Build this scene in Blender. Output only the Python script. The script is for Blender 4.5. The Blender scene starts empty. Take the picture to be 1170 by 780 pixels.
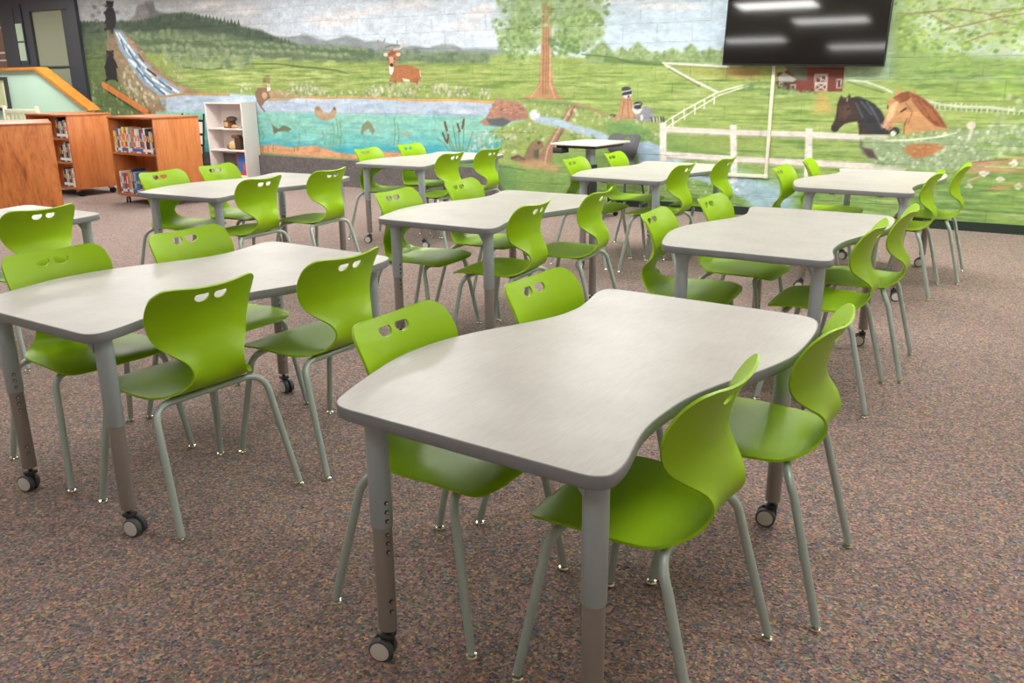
import bpy, bmesh, math, random, json
import numpy as np
from mathutils import Vector, Matrix

R = math.radians
sc = bpy.context.scene
COL = sc.collection
random.seed(7)

# ------------------------------------------------------------------ materials
def s2l(c):
    c = c / 255.0
    return c / 12.92 if c <= 0.04045 else ((c + 0.055) / 1.055) ** 2.4
def rgb(r, g, b): return (s2l(r), s2l(g), s2l(b), 1.0)

class NT:
    def __init__(self, name):
        self.m = bpy.data.materials.new(name); self.m.use_nodes = True
        self.t = self.m.node_tree; self.b = self.t.nodes['Principled BSDF']
    def n(self, kind, **kw):
        o = self.t.nodes.new(kind)
        for k, v in kw.items():
            if k in o.inputs: o.inputs[k].default_value = v
            else: setattr(o, k, v)
        return o
    def l(self, a, b): self.t.links.new(a, b)

def plain(name, col, rough=.5, metal=0.0, spec=.5, noise=0.0, nscale=30.0, bump=0.0, bscale=200.0, emit=None):
    k = NT(name); b = k.b
    b.inputs['Base Color'].default_value = col; b.inputs['Roughness'].default_value = rough
    b.inputs['Metallic'].default_value = metal; b.inputs['Specular IOR Level'].default_value = spec
    tc = k.n('ShaderNodeTexCoord')
    if noise:
        nz = k.n('ShaderNodeTexNoise', Scale=nscale, Detail=4.0); k.l(tc.outputs['Object'], nz.inputs['Vector'])
        mx = k.n('ShaderNodeMixRGB'); mx.blend_type = 'MIX'
        mx.inputs['Color1'].default_value = tuple(c * (1 - noise) for c in col[:3]) + (1,)
        mx.inputs['Color2'].default_value = tuple(min(1, c * (1 + noise)) for c in col[:3]) + (1,)
        k.l(nz.outputs['Fac'], mx.inputs['Fac']); k.l(mx.outputs['Color'], b.inputs['Base Color'])
    if bump:
        nb = k.n('ShaderNodeTexNoise', Scale=bscale, Detail=2.0); k.l(tc.outputs['Object'], nb.inputs['Vector'])
        bp = k.n('ShaderNodeBump', Strength=bump, Distance=.002); k.l(nb.outputs['Fac'], bp.inputs['Height']); k.l(bp.outputs['Normal'], b.inputs['Normal'])
    if emit:
        b.inputs['Emission Color'].default_value = emit[0]; b.inputs['Emission Strength'].default_value = emit[1]
    return k.m

def wood(name, c1, c2, c3, rot=(0, 0, 0), sc_=(9, 9, 1.1), rough=.42):
    k = NT(name); tc = k.n('ShaderNodeTexCoord'); mp = k.n('ShaderNodeMapping')
    mp.inputs['Scale'].default_value = sc_; mp.inputs['Rotation'].default_value = rot
    k.l(tc.outputs['Object'], mp.inputs['Vector'])
    n1 = k.n('ShaderNodeTexNoise', Scale=1.6, Detail=5.0, Roughness=.6, Distortion=.8); k.l(mp.outputs['Vector'], n1.inputs['Vector'])
    n2 = k.n('ShaderNodeTexNoise', Scale=11.0, Detail=3.0, Distortion=.3); k.l(mp.outputs['Vector'], n2.inputs['Vector'])
    ad = k.n('ShaderNodeMath', operation='MULTIPLY_ADD'); ad.inputs[1].default_value = .35
    k.l(n2.outputs['Fac'], ad.inputs[0]); 
    ml = k.n('ShaderNodeMath', operation='MULTIPLY'); ml.inputs[1].default_value = .75; k.l(n1.outputs['Fac'], ml.inputs[0]); k.l(ml.outputs[0], ad.inputs[2])
    cr = k.n('ShaderNodeValToRGB'); e = cr.color_ramp.elements
    e[0].position = .34; e[0].color = c1; e[1].position = .72; e[1].color = c3
    m = e.new(.52); m.color = c2
    k.l(ad.outputs[0], cr.inputs['Fac']); k.l(cr.outputs['Color'], k.b.inputs['Base Color']); k.b.inputs['Roughness'].default_value = rough
    return k.m

def carpet(name, stops, scale=150.0, bump=.6):
    k = NT(name); tc = k.n('ShaderNodeTexCoord')
    wv = k.n('ShaderNodeTexNoise', Scale=60.0, Detail=2.0); k.l(tc.outputs['Object'], wv.inputs['Vector'])
    vm = k.n('ShaderNodeVectorMath', operation='MULTIPLY_ADD'); vm.inputs[1].default_value = (.02, .02, .02)
    k.l(wv.outputs['Color'], vm.inputs[0]); k.l(tc.outputs['Object'], vm.inputs[2])
    vo = k.n('ShaderNodeTexVoronoi', Scale=scale); k.l(vm.outputs[0], vo.inputs['Vector'])
    sp = k.n('ShaderNodeSeparateColor'); k.l(vo.outputs['Color'], sp.inputs['Color'])
    big = k.n('ShaderNodeTexNoise', Scale=14.0, Detail=3.0); k.l(tc.outputs['Object'], big.inputs['Vector'])
    mx = k.n('ShaderNodeMath', operation='MULTIPLY_ADD'); mx.inputs[1].default_value = .75
    sb = k.n('ShaderNodeMath', operation='MULTIPLY_ADD'); sb.inputs[1].default_value = 1.2; sb.inputs[2].default_value = -.47
    k.l(big.outputs['Fac'], sb.inputs[0]); k.l(sp.outputs['Red'], mx.inputs[0]); k.l(sb.outputs[0], mx.inputs[2])
    cr = k.n('ShaderNodeValToRGB'); e = cr.color_ramp.elements; cr.color_ramp.interpolation = 'LINEAR'
    e[0].position = stops[0][0]; e[0].color = stops[0][1]; e[1].position = stops[-1][0]; e[1].color = stops[-1][1]
    for p, c in stops[1:-1]:
        q = e.new(p); q.color = c
    k.l(mx.outputs[0], cr.inputs['Fac'])
    hv = k.n('ShaderNodeHueSaturation'); k.l(cr.outputs['Color'], hv.inputs['Color'])
    vv = k.n('ShaderNodeMath', operation='MULTIPLY_ADD'); vv.inputs[1].default_value = .9; vv.inputs[2].default_value = .5
    k.l(sp.outputs['Green'], vv.inputs[0]); k.l(vv.outputs[0], hv.inputs['Value'])
    k.l(hv.outputs['Color'], k.b.inputs['Base Color']); k.b.inputs['Roughness'].default_value = .95; k.b.inputs['Specular IOR Level'].default_value = .1
    k.b.inputs['Sheen Weight'].default_value = .25; k.b.inputs['Sheen Roughness'].default_value = .5
    bp = k.n('ShaderNodeBump', Strength=bump, Distance=.004); k.l(vo.outputs['Distance'], bp.inputs['Height']); k.l(bp.outputs['Normal'], k.b.inputs['Normal'])
    return k.m

M = {}
M['green'] = plain('lime_plastic', rgb(150, 193, 4), .40, spec=.38, bump=.05, bscale=900)
M['steel'] = plain('silver_painted_tube', rgb(176, 190, 186), .34, metal=.2, noise=.05, nscale=60)
M['chrome'] = plain('chrome', rgb(225, 220, 210), .12, metal=1.0)
M['under'] = plain('dark_bracket', rgb(52, 54, 56), .5)
M['rim'] = plain('grey_edge_band', rgb(138, 141, 146), .45)
M['legtop'] = plain('light_grey_leg', rgb(176, 189, 196), .36, metal=.15)
M['leglow'] = plain('taupe_grey_leg', rgb(152, 145, 141), .36, metal=.15)
M['rubber'] = plain('dark_grey_rubber', rgb(80, 82, 85), .5)
M['hub'] = plain('grey_hub', rgb(214, 212, 208), .4)
M['black'] = plain('black_plastic', rgb(24, 25, 27), .45)
M['charcoal'] = plain('charcoal_shell', rgb(86, 86, 92), .5)
M['white'] = plain('white_laminate', rgb(232, 224, 220), .45, noise=.02)
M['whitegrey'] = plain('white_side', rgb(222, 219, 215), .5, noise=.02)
M['wallpaint'] = plain('cream_wall', rgb(222, 216, 202), .8, bump=.1)
M['ceil'] = plain('ceiling_tile', rgb(236, 234, 228), .9, bump=.3, bscale=120)
M['mint'] = plain('mint_block_wall', rgb(186, 218, 200), .75, noise=.03, nscale=6)
M['trimwood'] = wood('honey_oak', rgb(160, 98, 30), rgb(186, 120, 42), rgb(204, 142, 62), sc_=(2, 12, 12))
M['oak'] = wood('orange_oak', rgb(176, 98, 48), rgb(204, 124, 68), rgb(216, 140, 82), sc_=(9, 9, 1.0))
M['oakgrain'] = wood('strong_grained_oak', rgb(146, 74, 32), rgb(200, 120, 62), rgb(216, 140, 78), sc_=(7, 5.5, 1.3))
M['oakshelf'] = wood('oak_shelf', rgb(150, 82, 42), rgb(180, 104, 60), rgb(196, 122, 76), sc_=(1.2, 9, 9))
M['frame'] = plain('charcoal_metal_frame', rgb(66, 67, 76), .45, noise=.06, nscale=4)
M['lite'] = plain('frosted_door_pane', rgb(152, 156, 134), .25, noise=.03, nscale=3)
M['lite2'] = plain('pale_green_pane', rgb(186, 206, 180), .25)
M['brick'] = plain('brown_brick', rgb(120, 92, 78), .8, noise=.2, nscale=12)
M['mortar'] = plain('pale_band', rgb(206, 198, 190), .7)
M['base'] = plain('dark_green_vinyl', rgb(36, 52, 44), .45)
M['race'] = plain('ivory_raceway', rgb(226, 228, 206), .5)
M['lamp'] = plain('lamp_diffuser', rgb(255, 252, 244), .6, emit=((1.0, .985, .955, 1), 29.0))
M['lampmid'] = plain('middle_lamp_diffuser', rgb(255, 252, 244), .6, emit=((1.0, .985, .955, 1), 15.5))
M['lampdim'] = plain('dimmed_lamp_diffuser', rgb(255, 252, 244), .6, emit=((1.0, .985, .955, 1), 8.0))
M['steelwhite'] = plain('white_lamp_frame', rgb(238, 238, 236), .5)
M['paper'] = plain('book_pages', rgb(232, 226, 210), .8)
M['brownfig'] = plain('brown_glazed', rgb(120, 84, 50), .4, noise=.35, nscale=40)
M['tanfig'] = plain('tan_glazed', rgb(204, 168, 116), .45, noise=.25, nscale=40)
M['darkfig'] = plain('dark_brown_wood', rgb(70, 50, 36), .5, noise=.3, nscale=30)
M['carpet'] = carpet('heather_carpet', [(0.0, rgb(66, 73, 91)), (.14, rgb(116, 109, 127)), (.26, rgb(178, 128, 118)), (.40, rgb(92, 87, 85)), (.52, rgb(192, 150, 110)), (.62, rgb(118, 131, 116)), (.74, rgb(84, 92, 102)), (.86, rgb(172, 132, 132)), (1.0, rgb(92, 104, 122))], 125, .8)
M['greycarpet'] = carpet('grey_carpet', [(0.0, rgb(84, 80, 82)), (.5, rgb(108, 102, 102)), (1.0, rgb(122, 116, 112))], 170, .5)

# table laminate: off-white with a fine linen streak
k = NT('linen_laminate'); tc = k.n('ShaderNodeTexCoord'); mp = k.n('ShaderNodeMapping'); mp.inputs['Scale'].default_value = (60, 7, 7); mp.inputs['Rotation'].default_value = (0, 0, .5)
k.l(tc.outputs['Object'], mp.inputs['Vector'])
n1 = k.n('ShaderNodeTexNoise', Scale=2.0, Detail=5.0, Roughness=.7); k.l(mp.outputs['Vector'], n1.inputs['Vector'])
n2 = k.n('ShaderNodeTexNoise', Scale=5.0, Detail=3.0); k.l(tc.outputs['Object'], n2.inputs['Vector'])
mm = k.n('ShaderNodeMath', operation='MULTIPLY_ADD'); mm.inputs[1].default_value = .5; k.l(n1.outputs['Fac'], mm.inputs[0])
m2 = k.n('ShaderNodeMath', operation='MULTIPLY'); m2.inputs[1].default_value = .5; k.l(n2.outputs['Fac'], m2.inputs[0]); k.l(m2.outputs[0], mm.inputs[2])
cr = k.n('ShaderNodeValToRGB'); e = cr.color_ramp.elements; e[0].position = .3; e[0].color = rgb(168, 165, 160); e[1].position = .7; e[1].color = rgb(192, 189, 184)
k.l(mm.outputs[0], cr.inputs['Fac']); k.l(cr.outputs['Color'], k.b.inputs['Base Color']); k.b.inputs['Roughness'].default_value = .34; k.b.inputs['Specular IOR Level'].default_value = .3
M['laminate'] = k.m

# TV glass
M['screen'] = plain('tv_glass', rgb(14, 14, 16), .06, spec=.9)

# mural: paint colours stored per point of the wall, block courses as real bump
k = NT('painted_mural_block'); at = k.n('ShaderNodeVertexColor', layer_name='Paint'); tc = k.n('ShaderNodeTexCoord')
mp = k.n('ShaderNodeMapping'); mp.inputs['Rotation'].default_value = (R(90), 0, 0); k.l(tc.outputs['Object'], mp.inputs['Vector'])
br = k.n('ShaderNodeTexBrick', Scale=1.0); br.inputs['Brick Width'].default_value = .406; br.inputs['Row Height'].default_value = .203; br.inputs['Mortar Size'].default_value = .006; br.inputs['Mortar Smooth'].default_value = .6
k.l(mp.outputs['Vector'], br.inputs['Vector'])
inv = k.n('ShaderNodeMath', operation='SUBTRACT'); inv.inputs[0].default_value = 1.0; k.l(br.outputs['Fac'], inv.inputs[1])
bp = k.n('ShaderNodeBump', Strength=.6, Distance=.010); k.l(inv.outputs[0], bp.inputs['Height'])
nz = k.n('ShaderNodeTexNoise', Scale=90.0, Detail=3.0); k.l(tc.outputs['Object'], nz.inputs['Vector'])
bp2 = k.n('ShaderNodeBump', Strength=.15, Distance=.003); k.l(nz.outputs['Fac'], bp2.inputs['Height']); k.l(bp.outputs['Normal'], bp2.inputs['Normal'])
k.l(bp2.outputs['Normal'], k.b.inputs['Normal'])
k.l(at.outputs['Color'], k.b.inputs['Base Color'])
k.b.inputs['Roughness'].default_value = .6; k.b.inputs['Specular IOR Level'].default_value = .3
M['mural'] = k.m

# ------------------------------------------------------------------ helpers
def finish(name, bm, mats, parent=None, smooth=30, loc=None, rotz=0.0):
    bmesh.ops.recalc_face_normals(bm, faces=bm.faces)
    me = bpy.data.meshes.new(name); bm.to_mesh(me); bm.free()
    return link(name, me, mats, parent, smooth, loc, rotz)
def link(name, me, mats, parent=None, smooth=30, loc=None, rotz=0.0):
    if not isinstance(mats, (list, tuple)): mats = [mats]
    for m in mats: me.materials.append(m)
    if smooth:
        me.polygons.foreach_set('use_smooth', [True] * len(me.polygons)); me.set_sharp_from_angle(angle=R(smooth))
    o = bpy.data.objects.new(name, me); COL.objects.link(o)
    if parent: o.parent = parent
    if loc is not None: o.location = loc
    o.rotation_euler = (0, 0, rotz)
    return o
def tag(o, label=None, cat=None, group=None, kind=None):
    if label: o['label'] = label
    if cat: o['category'] = cat
    if group: o['group'] = group
    if kind: o['kind'] = kind
    return o
def empty(name, loc, rotz=0.0, label=None, cat=None, group=None):
    o = bpy.data.objects.new(name, None); COL.objects.link(o); o.location = loc; o.rotation_euler = (0, 0, rotz); o.empty_display_size = .1
    return tag(o, label, cat, group)
def copy_tree(o, parent=None):
    c = o.copy(); COL.objects.link(c)
    if parent is not None:
        c.parent = parent
    for ch in list(o.children): copy_tree(ch, c)
    return c
def box(bm, x0, x1, y0, y1, z0, z1, mi=0, bev=0.0):
    vs = [bm.verts.new((x, y, z)) for x in (x0, x1) for y in (y0, y1) for z in (z0, z1)]
    fs = [bm.faces.new([vs[i] for i in q]) for q in ((0, 1, 3, 2), (4, 6, 7, 5), (0, 4, 5, 1), (2, 3, 7, 6), (0, 2, 6, 4), (1, 5, 7, 3))]
    for f in fs: f.material_index = mi
    if bev:
        es = list({e for f in fs for e in f.edges})
        r = bmesh.ops.bevel(bm, geom=es, offset=bev, segments=2, affect='EDGES', profile=.5)
        for f in r['faces']: f.material_index = mi
    return vs
def sweep(bm, pts, r, n=12, mi=0, caps=True):
    pts = [Vector(p) for p in pts]; rs = r if isinstance(r, (list, tuple)) else [r] * len(pts)
    t0 = (pts[1] - pts[0]).normalized(); ref = Vector((0, 0, 1)) if abs(t0.z) < .9 else Vector((1, 0, 0))
    nrm = t0.cross(ref).normalized(); rings = []
    for i, p in enumerate(pts):
        t = (pts[min(i + 1, len(pts) - 1)] - pts[max(i - 1, 0)]).normalized()
        nrm = (nrm - t * nrm.dot(t)).normalized(); b = t.cross(nrm)
        rings.append([bm.verts.new(p + (nrm * math.cos(a) + b * math.sin(a)) * rs[i]) for a in [2 * math.pi * j / n for j in range(n)]])
    for a, b in zip(rings, rings[1:]):
        for j in range(n):
            f = bm.faces.new((a[j], a[(j + 1) % n], b[(j + 1) % n], b[j])); f.material_index = mi
    if caps:
        f = bm.faces.new(rings[0][::-1]); f.material_index = mi
        f = bm.faces.new(rings[-1]); f.material_index = mi
def lathe(bm, prof, n=20, org=(0, 0, 0), axis='z', mi=0):
    org = Vector(org); rings = []
    for (r, h) in prof:
        ring = []
        for j in range(n):
            a = 2 * math.pi * j / n; c, s = r * math.cos(a), r * math.sin(a)
            v = {'z': (c, s, h), 'x': (h, c, s), 'y': (c, h, s)}[axis]
            ring.append(bm.verts.new(org + Vector(v)))
        rings.append(ring)
    for a, b in zip(rings, rings[1:]):
        for j in range(n):
            f = bm.faces.new((a[j], a[(j + 1) % n], b[(j + 1) % n], b[j])); f.material_index = mi
    f = bm.faces.new(rings[0][::-1]); f.material_index = mi
    f = bm.faces.new(rings[-1]); f.material_index = mi
def arc(p0, p1, p2, n=6):
    p0, p1, p2 = Vector(p0), Vector(p1), Vector(p2)
    return [p0 * (1 - t) ** 2 + p1 * 2 * t * (1 - t) + p2 * t * t for t in [i / n for i in range(n + 1)]]
def spline(pts, n, closed=False):
    P = [Vector(p) if len(p) == 3 else Vector((p[0], p[1], 0)) for p in pts]; out = []; N = len(P)
    for i in range(N if closed else N - 1):
        if closed: a, b, c, d = P[(i - 1) % N], P[i], P[(i + 1) % N], P[(i + 2) % N]
        else: a, b, c, d = P[max(i - 1, 0)], P[i], P[i + 1], P[min(i + 2, N - 1)]
        for j in range(n):
            t = j / n
            out.append(.5 * ((2 * b) + (c - a) * t + (2 * a - 5 * b + 4 * c - d) * t * t + (3 * b - a - 3 * c + d) * t ** 3))
    if not closed: out.append(P[-1])
    return out

# ------------------------------------------------------------------ room frame: u along the mural wall, n out into the room
YAW = R(-31.0); W0 = Vector((1.109, 10.436, 0))
U = Vector((math.cos(YAW), math.sin(YAW), 0)); N = Vector((math.sin(YAW), -math.cos(YAW), 0))
def rm(u, n, z=0.0): return W0 + U * u + N * n + Vector((0, 0, z))
U0, U1, NB, HC = -14.0, 6.6, 12.6, 3.0
UM = -9.63                         # left end of the mural
def rbox(name, u0, u1, n0, n1, z0, z1, mat, kind='structure', bev=0.0, parent=None):
    bm = bmesh.new(); box(bm, u0, u1, -n1, -n0, z0, z1, 0, bev)
    o = finish(name, bm, mat, parent, 30 if bev else 0)
    if not parent: o.location = W0; o.rotation_euler = (0, 0, YAW)
    if kind: o['kind'] = kind
    return o
rbox('floor', U0 - .2, U1 + .2, -.2, NB + .2, -.12, 0, M['carpet'])
rbox('ceiling', U0 - .2, U1 + .2, -.2, NB + .2, HC, HC + .1, M['ceil'])
rbox('wall_right', U1, U1 + .15, 0, NB, 0, HC, M['wallpaint'])
rbox('wall_left', U0 - .15, U0, 0, NB, 0, HC, M['wallpaint'])
rbox('wall_front', U0, U1, NB, NB + .15, 0, HC, M['wallpaint'])

# ------------------------------------------------------------------ the mural
DU, DZ = .0125, .0105
NU = int(round((U1 - UM) / DU)); NZ = int(round(HC / DZ))
gu = np.linspace(UM, U1, NU + 1); gz = np.linspace(0, HC, NZ + 1)
PX = np.zeros((NZ + 1, NU + 1, 3), np.float64); PX[:] = (148, 180, 98); PX[gz > 1.78] = (176, 206, 150)
def hx(h): return np.array(h, float)
def win(a0, a1, g):
    i0 = max(int(np.searchsorted(g, a0)) - 1, 0); i1 = min(int(np.searchsorted(g, a1)) + 1, len(g)); return i0, i1
def segdist(X, Z, x0, z0, x1, z1):
    dx, dz = x1 - x0, z1 - z0; L = dx * dx + dz * dz + 1e-12
    t = np.clip(((X - x0) * dx + (Z - z0) * dz) / L, 0, 1)
    return np.hypot(X - x0 - t * dx, Z - z0 - t * dz)
def inside(X, Z, p):
    r = np.zeros(X.shape, bool); q = p[-1]
    for c in p:
        cond = ((c[1] > Z) != (q[1] > Z))
        with np.errstate(divide='ignore', invalid='ignore'):
            xi = (q[0] - c[0]) * (Z - c[1]) / ((q[1] - c[1]) if q[1] != c[1] else 1e-9) + c[0]
        r ^= cond & (X < xi); q = c
    return r
def put(i0, i1, j0, j1, a, col):
    PX[i0:i1, j0:j1] = PX[i0:i1, j0:j1] * (1 - a[..., None]) + col * a[..., None]
def paint(ops):
    for o in ops:
        k = o[0]
        if k == 'P':
            p = [(o[1][i], o[1][i + 1]) for i in range(0, len(o[1]), 2)]; soft = max(o[3], .006)
            us = [a for a, b in p]; zs = [b for a, b in p]
            j0, j1 = win(min(us) - soft, max(us) + soft, gu); i0, i1 = win(min(zs) - soft, max(zs) + soft, gz)
            if i1 <= i0 or j1 <= j0: continue
            X, Z = np.meshgrid(gu[j0:j1], gz[i0:i1])
            ins = inside(X, Z, p); d = np.full(X.shape, 9.0); q = p[-1]
            for c in p: d = np.minimum(d, segdist(X, Z, q[0], q[1], c[0], c[1])); q = c
            sd = np.where(ins, d, -d); a = np.clip(.5 + sd / (2 * soft), 0, 1); put(i0, i1, j0, j1, a, hx(o[2]))
        elif k == 'S':
            p = [(o[1][i], o[1][i + 1]) for i in range(0, len(o[1]), 2)]; w = max(o[2] / 2, .006)
            us = [a for a, b in p]; zs = [b for a, b in p]
            j0, j1 = win(min(us) - w - .02, max(us) + w + .02, gu); i0, i1 = win(min(zs) - w - .02, max(zs) + w + .02, gz)
            if i1 <= i0 or j1 <= j0: continue
            X, Z = np.meshgrid(gu[j0:j1], gz[i0:i1]); d = np.full(X.shape, 9.0)
            for q, c in zip(p, p[1:]): d = np.minimum(d, segdist(X, Z, q[0], q[1], c[0], c[1]))
            put(i0, i1, j0, j1, np.clip(.5 + (w - d) / .010, 0, 1), hx(o[3]))
        elif k == 'E':
            _, u, z, ru, rz, c, al = o; ru = max(ru, .008); rz = max(rz, .007)
            j0, j1 = win(u - ru * 1.4, u + ru * 1.4, gu); i0, i1 = win(z - rz * 1.4, z + rz * 1.4, gz)
            if i1 <= i0 or j1 <= j0: continue
            X, Z = np.meshgrid(gu[j0:j1], gz[i0:i1]); rr = np.hypot((X - u) / ru, (Z - z) / rz)
            s = .3 if al >= 1 else .8
            put(i0, i1, j0, j1, np.clip((1.15 - rr) / s, 0, 1) * al, hx(c))
        elif k == 'B':
            p = [(o[1][i], o[1][i + 1]) for i in range(0, len(o[1]), 2)]; rg = np.random.default_rng(o[6]); cs = [hx(c) for c in o[5]]
            us = np.array([a for a, b in p]); zs = np.array([b for a, b in p]); asp, al = o[7], o[8]
            x = rg.uniform(us.min(), us.max(), o[2]); z = rg.uniform(zs.min(), zs.max(), o[2]); ok = inside(x, z, p)
            order = np.argsort(-z[ok] if asp > .5 else rg.random(ok.sum()))
            for u, zz in zip(x[ok][order], z[ok][order]):
                r = rg.uniform(o[3], o[4]); ru = max(r, .009); rz = max(r * asp, .007); c = cs[rg.integers(len(cs))]
                j0, j1 = win(u - ru * 1.3, u + ru * 1.3, gu); i0, i1 = win(zz - rz * 1.3, zz + rz * 1.3, gz)
                if i1 <= i0 or j1 <= j0: continue
                X, Z = np.meshgrid(gu[j0:j1], gz[i0:i1]); an = rg.uniform(-.5, .5) if asp > .5 else rg.uniform(-.04, .04)
                dx, dz = X - u, Z - zz; rr = np.hypot((dx * math.cos(an) + dz * math.sin(an)) / ru, (dz * math.cos(an) - dx * math.sin(an)) / rz)
                put(i0, i1, j0, j1, np.clip((1.2 - rr) / .7, 0, 1) * al * rg.uniform(.5, 1), c)
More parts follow.
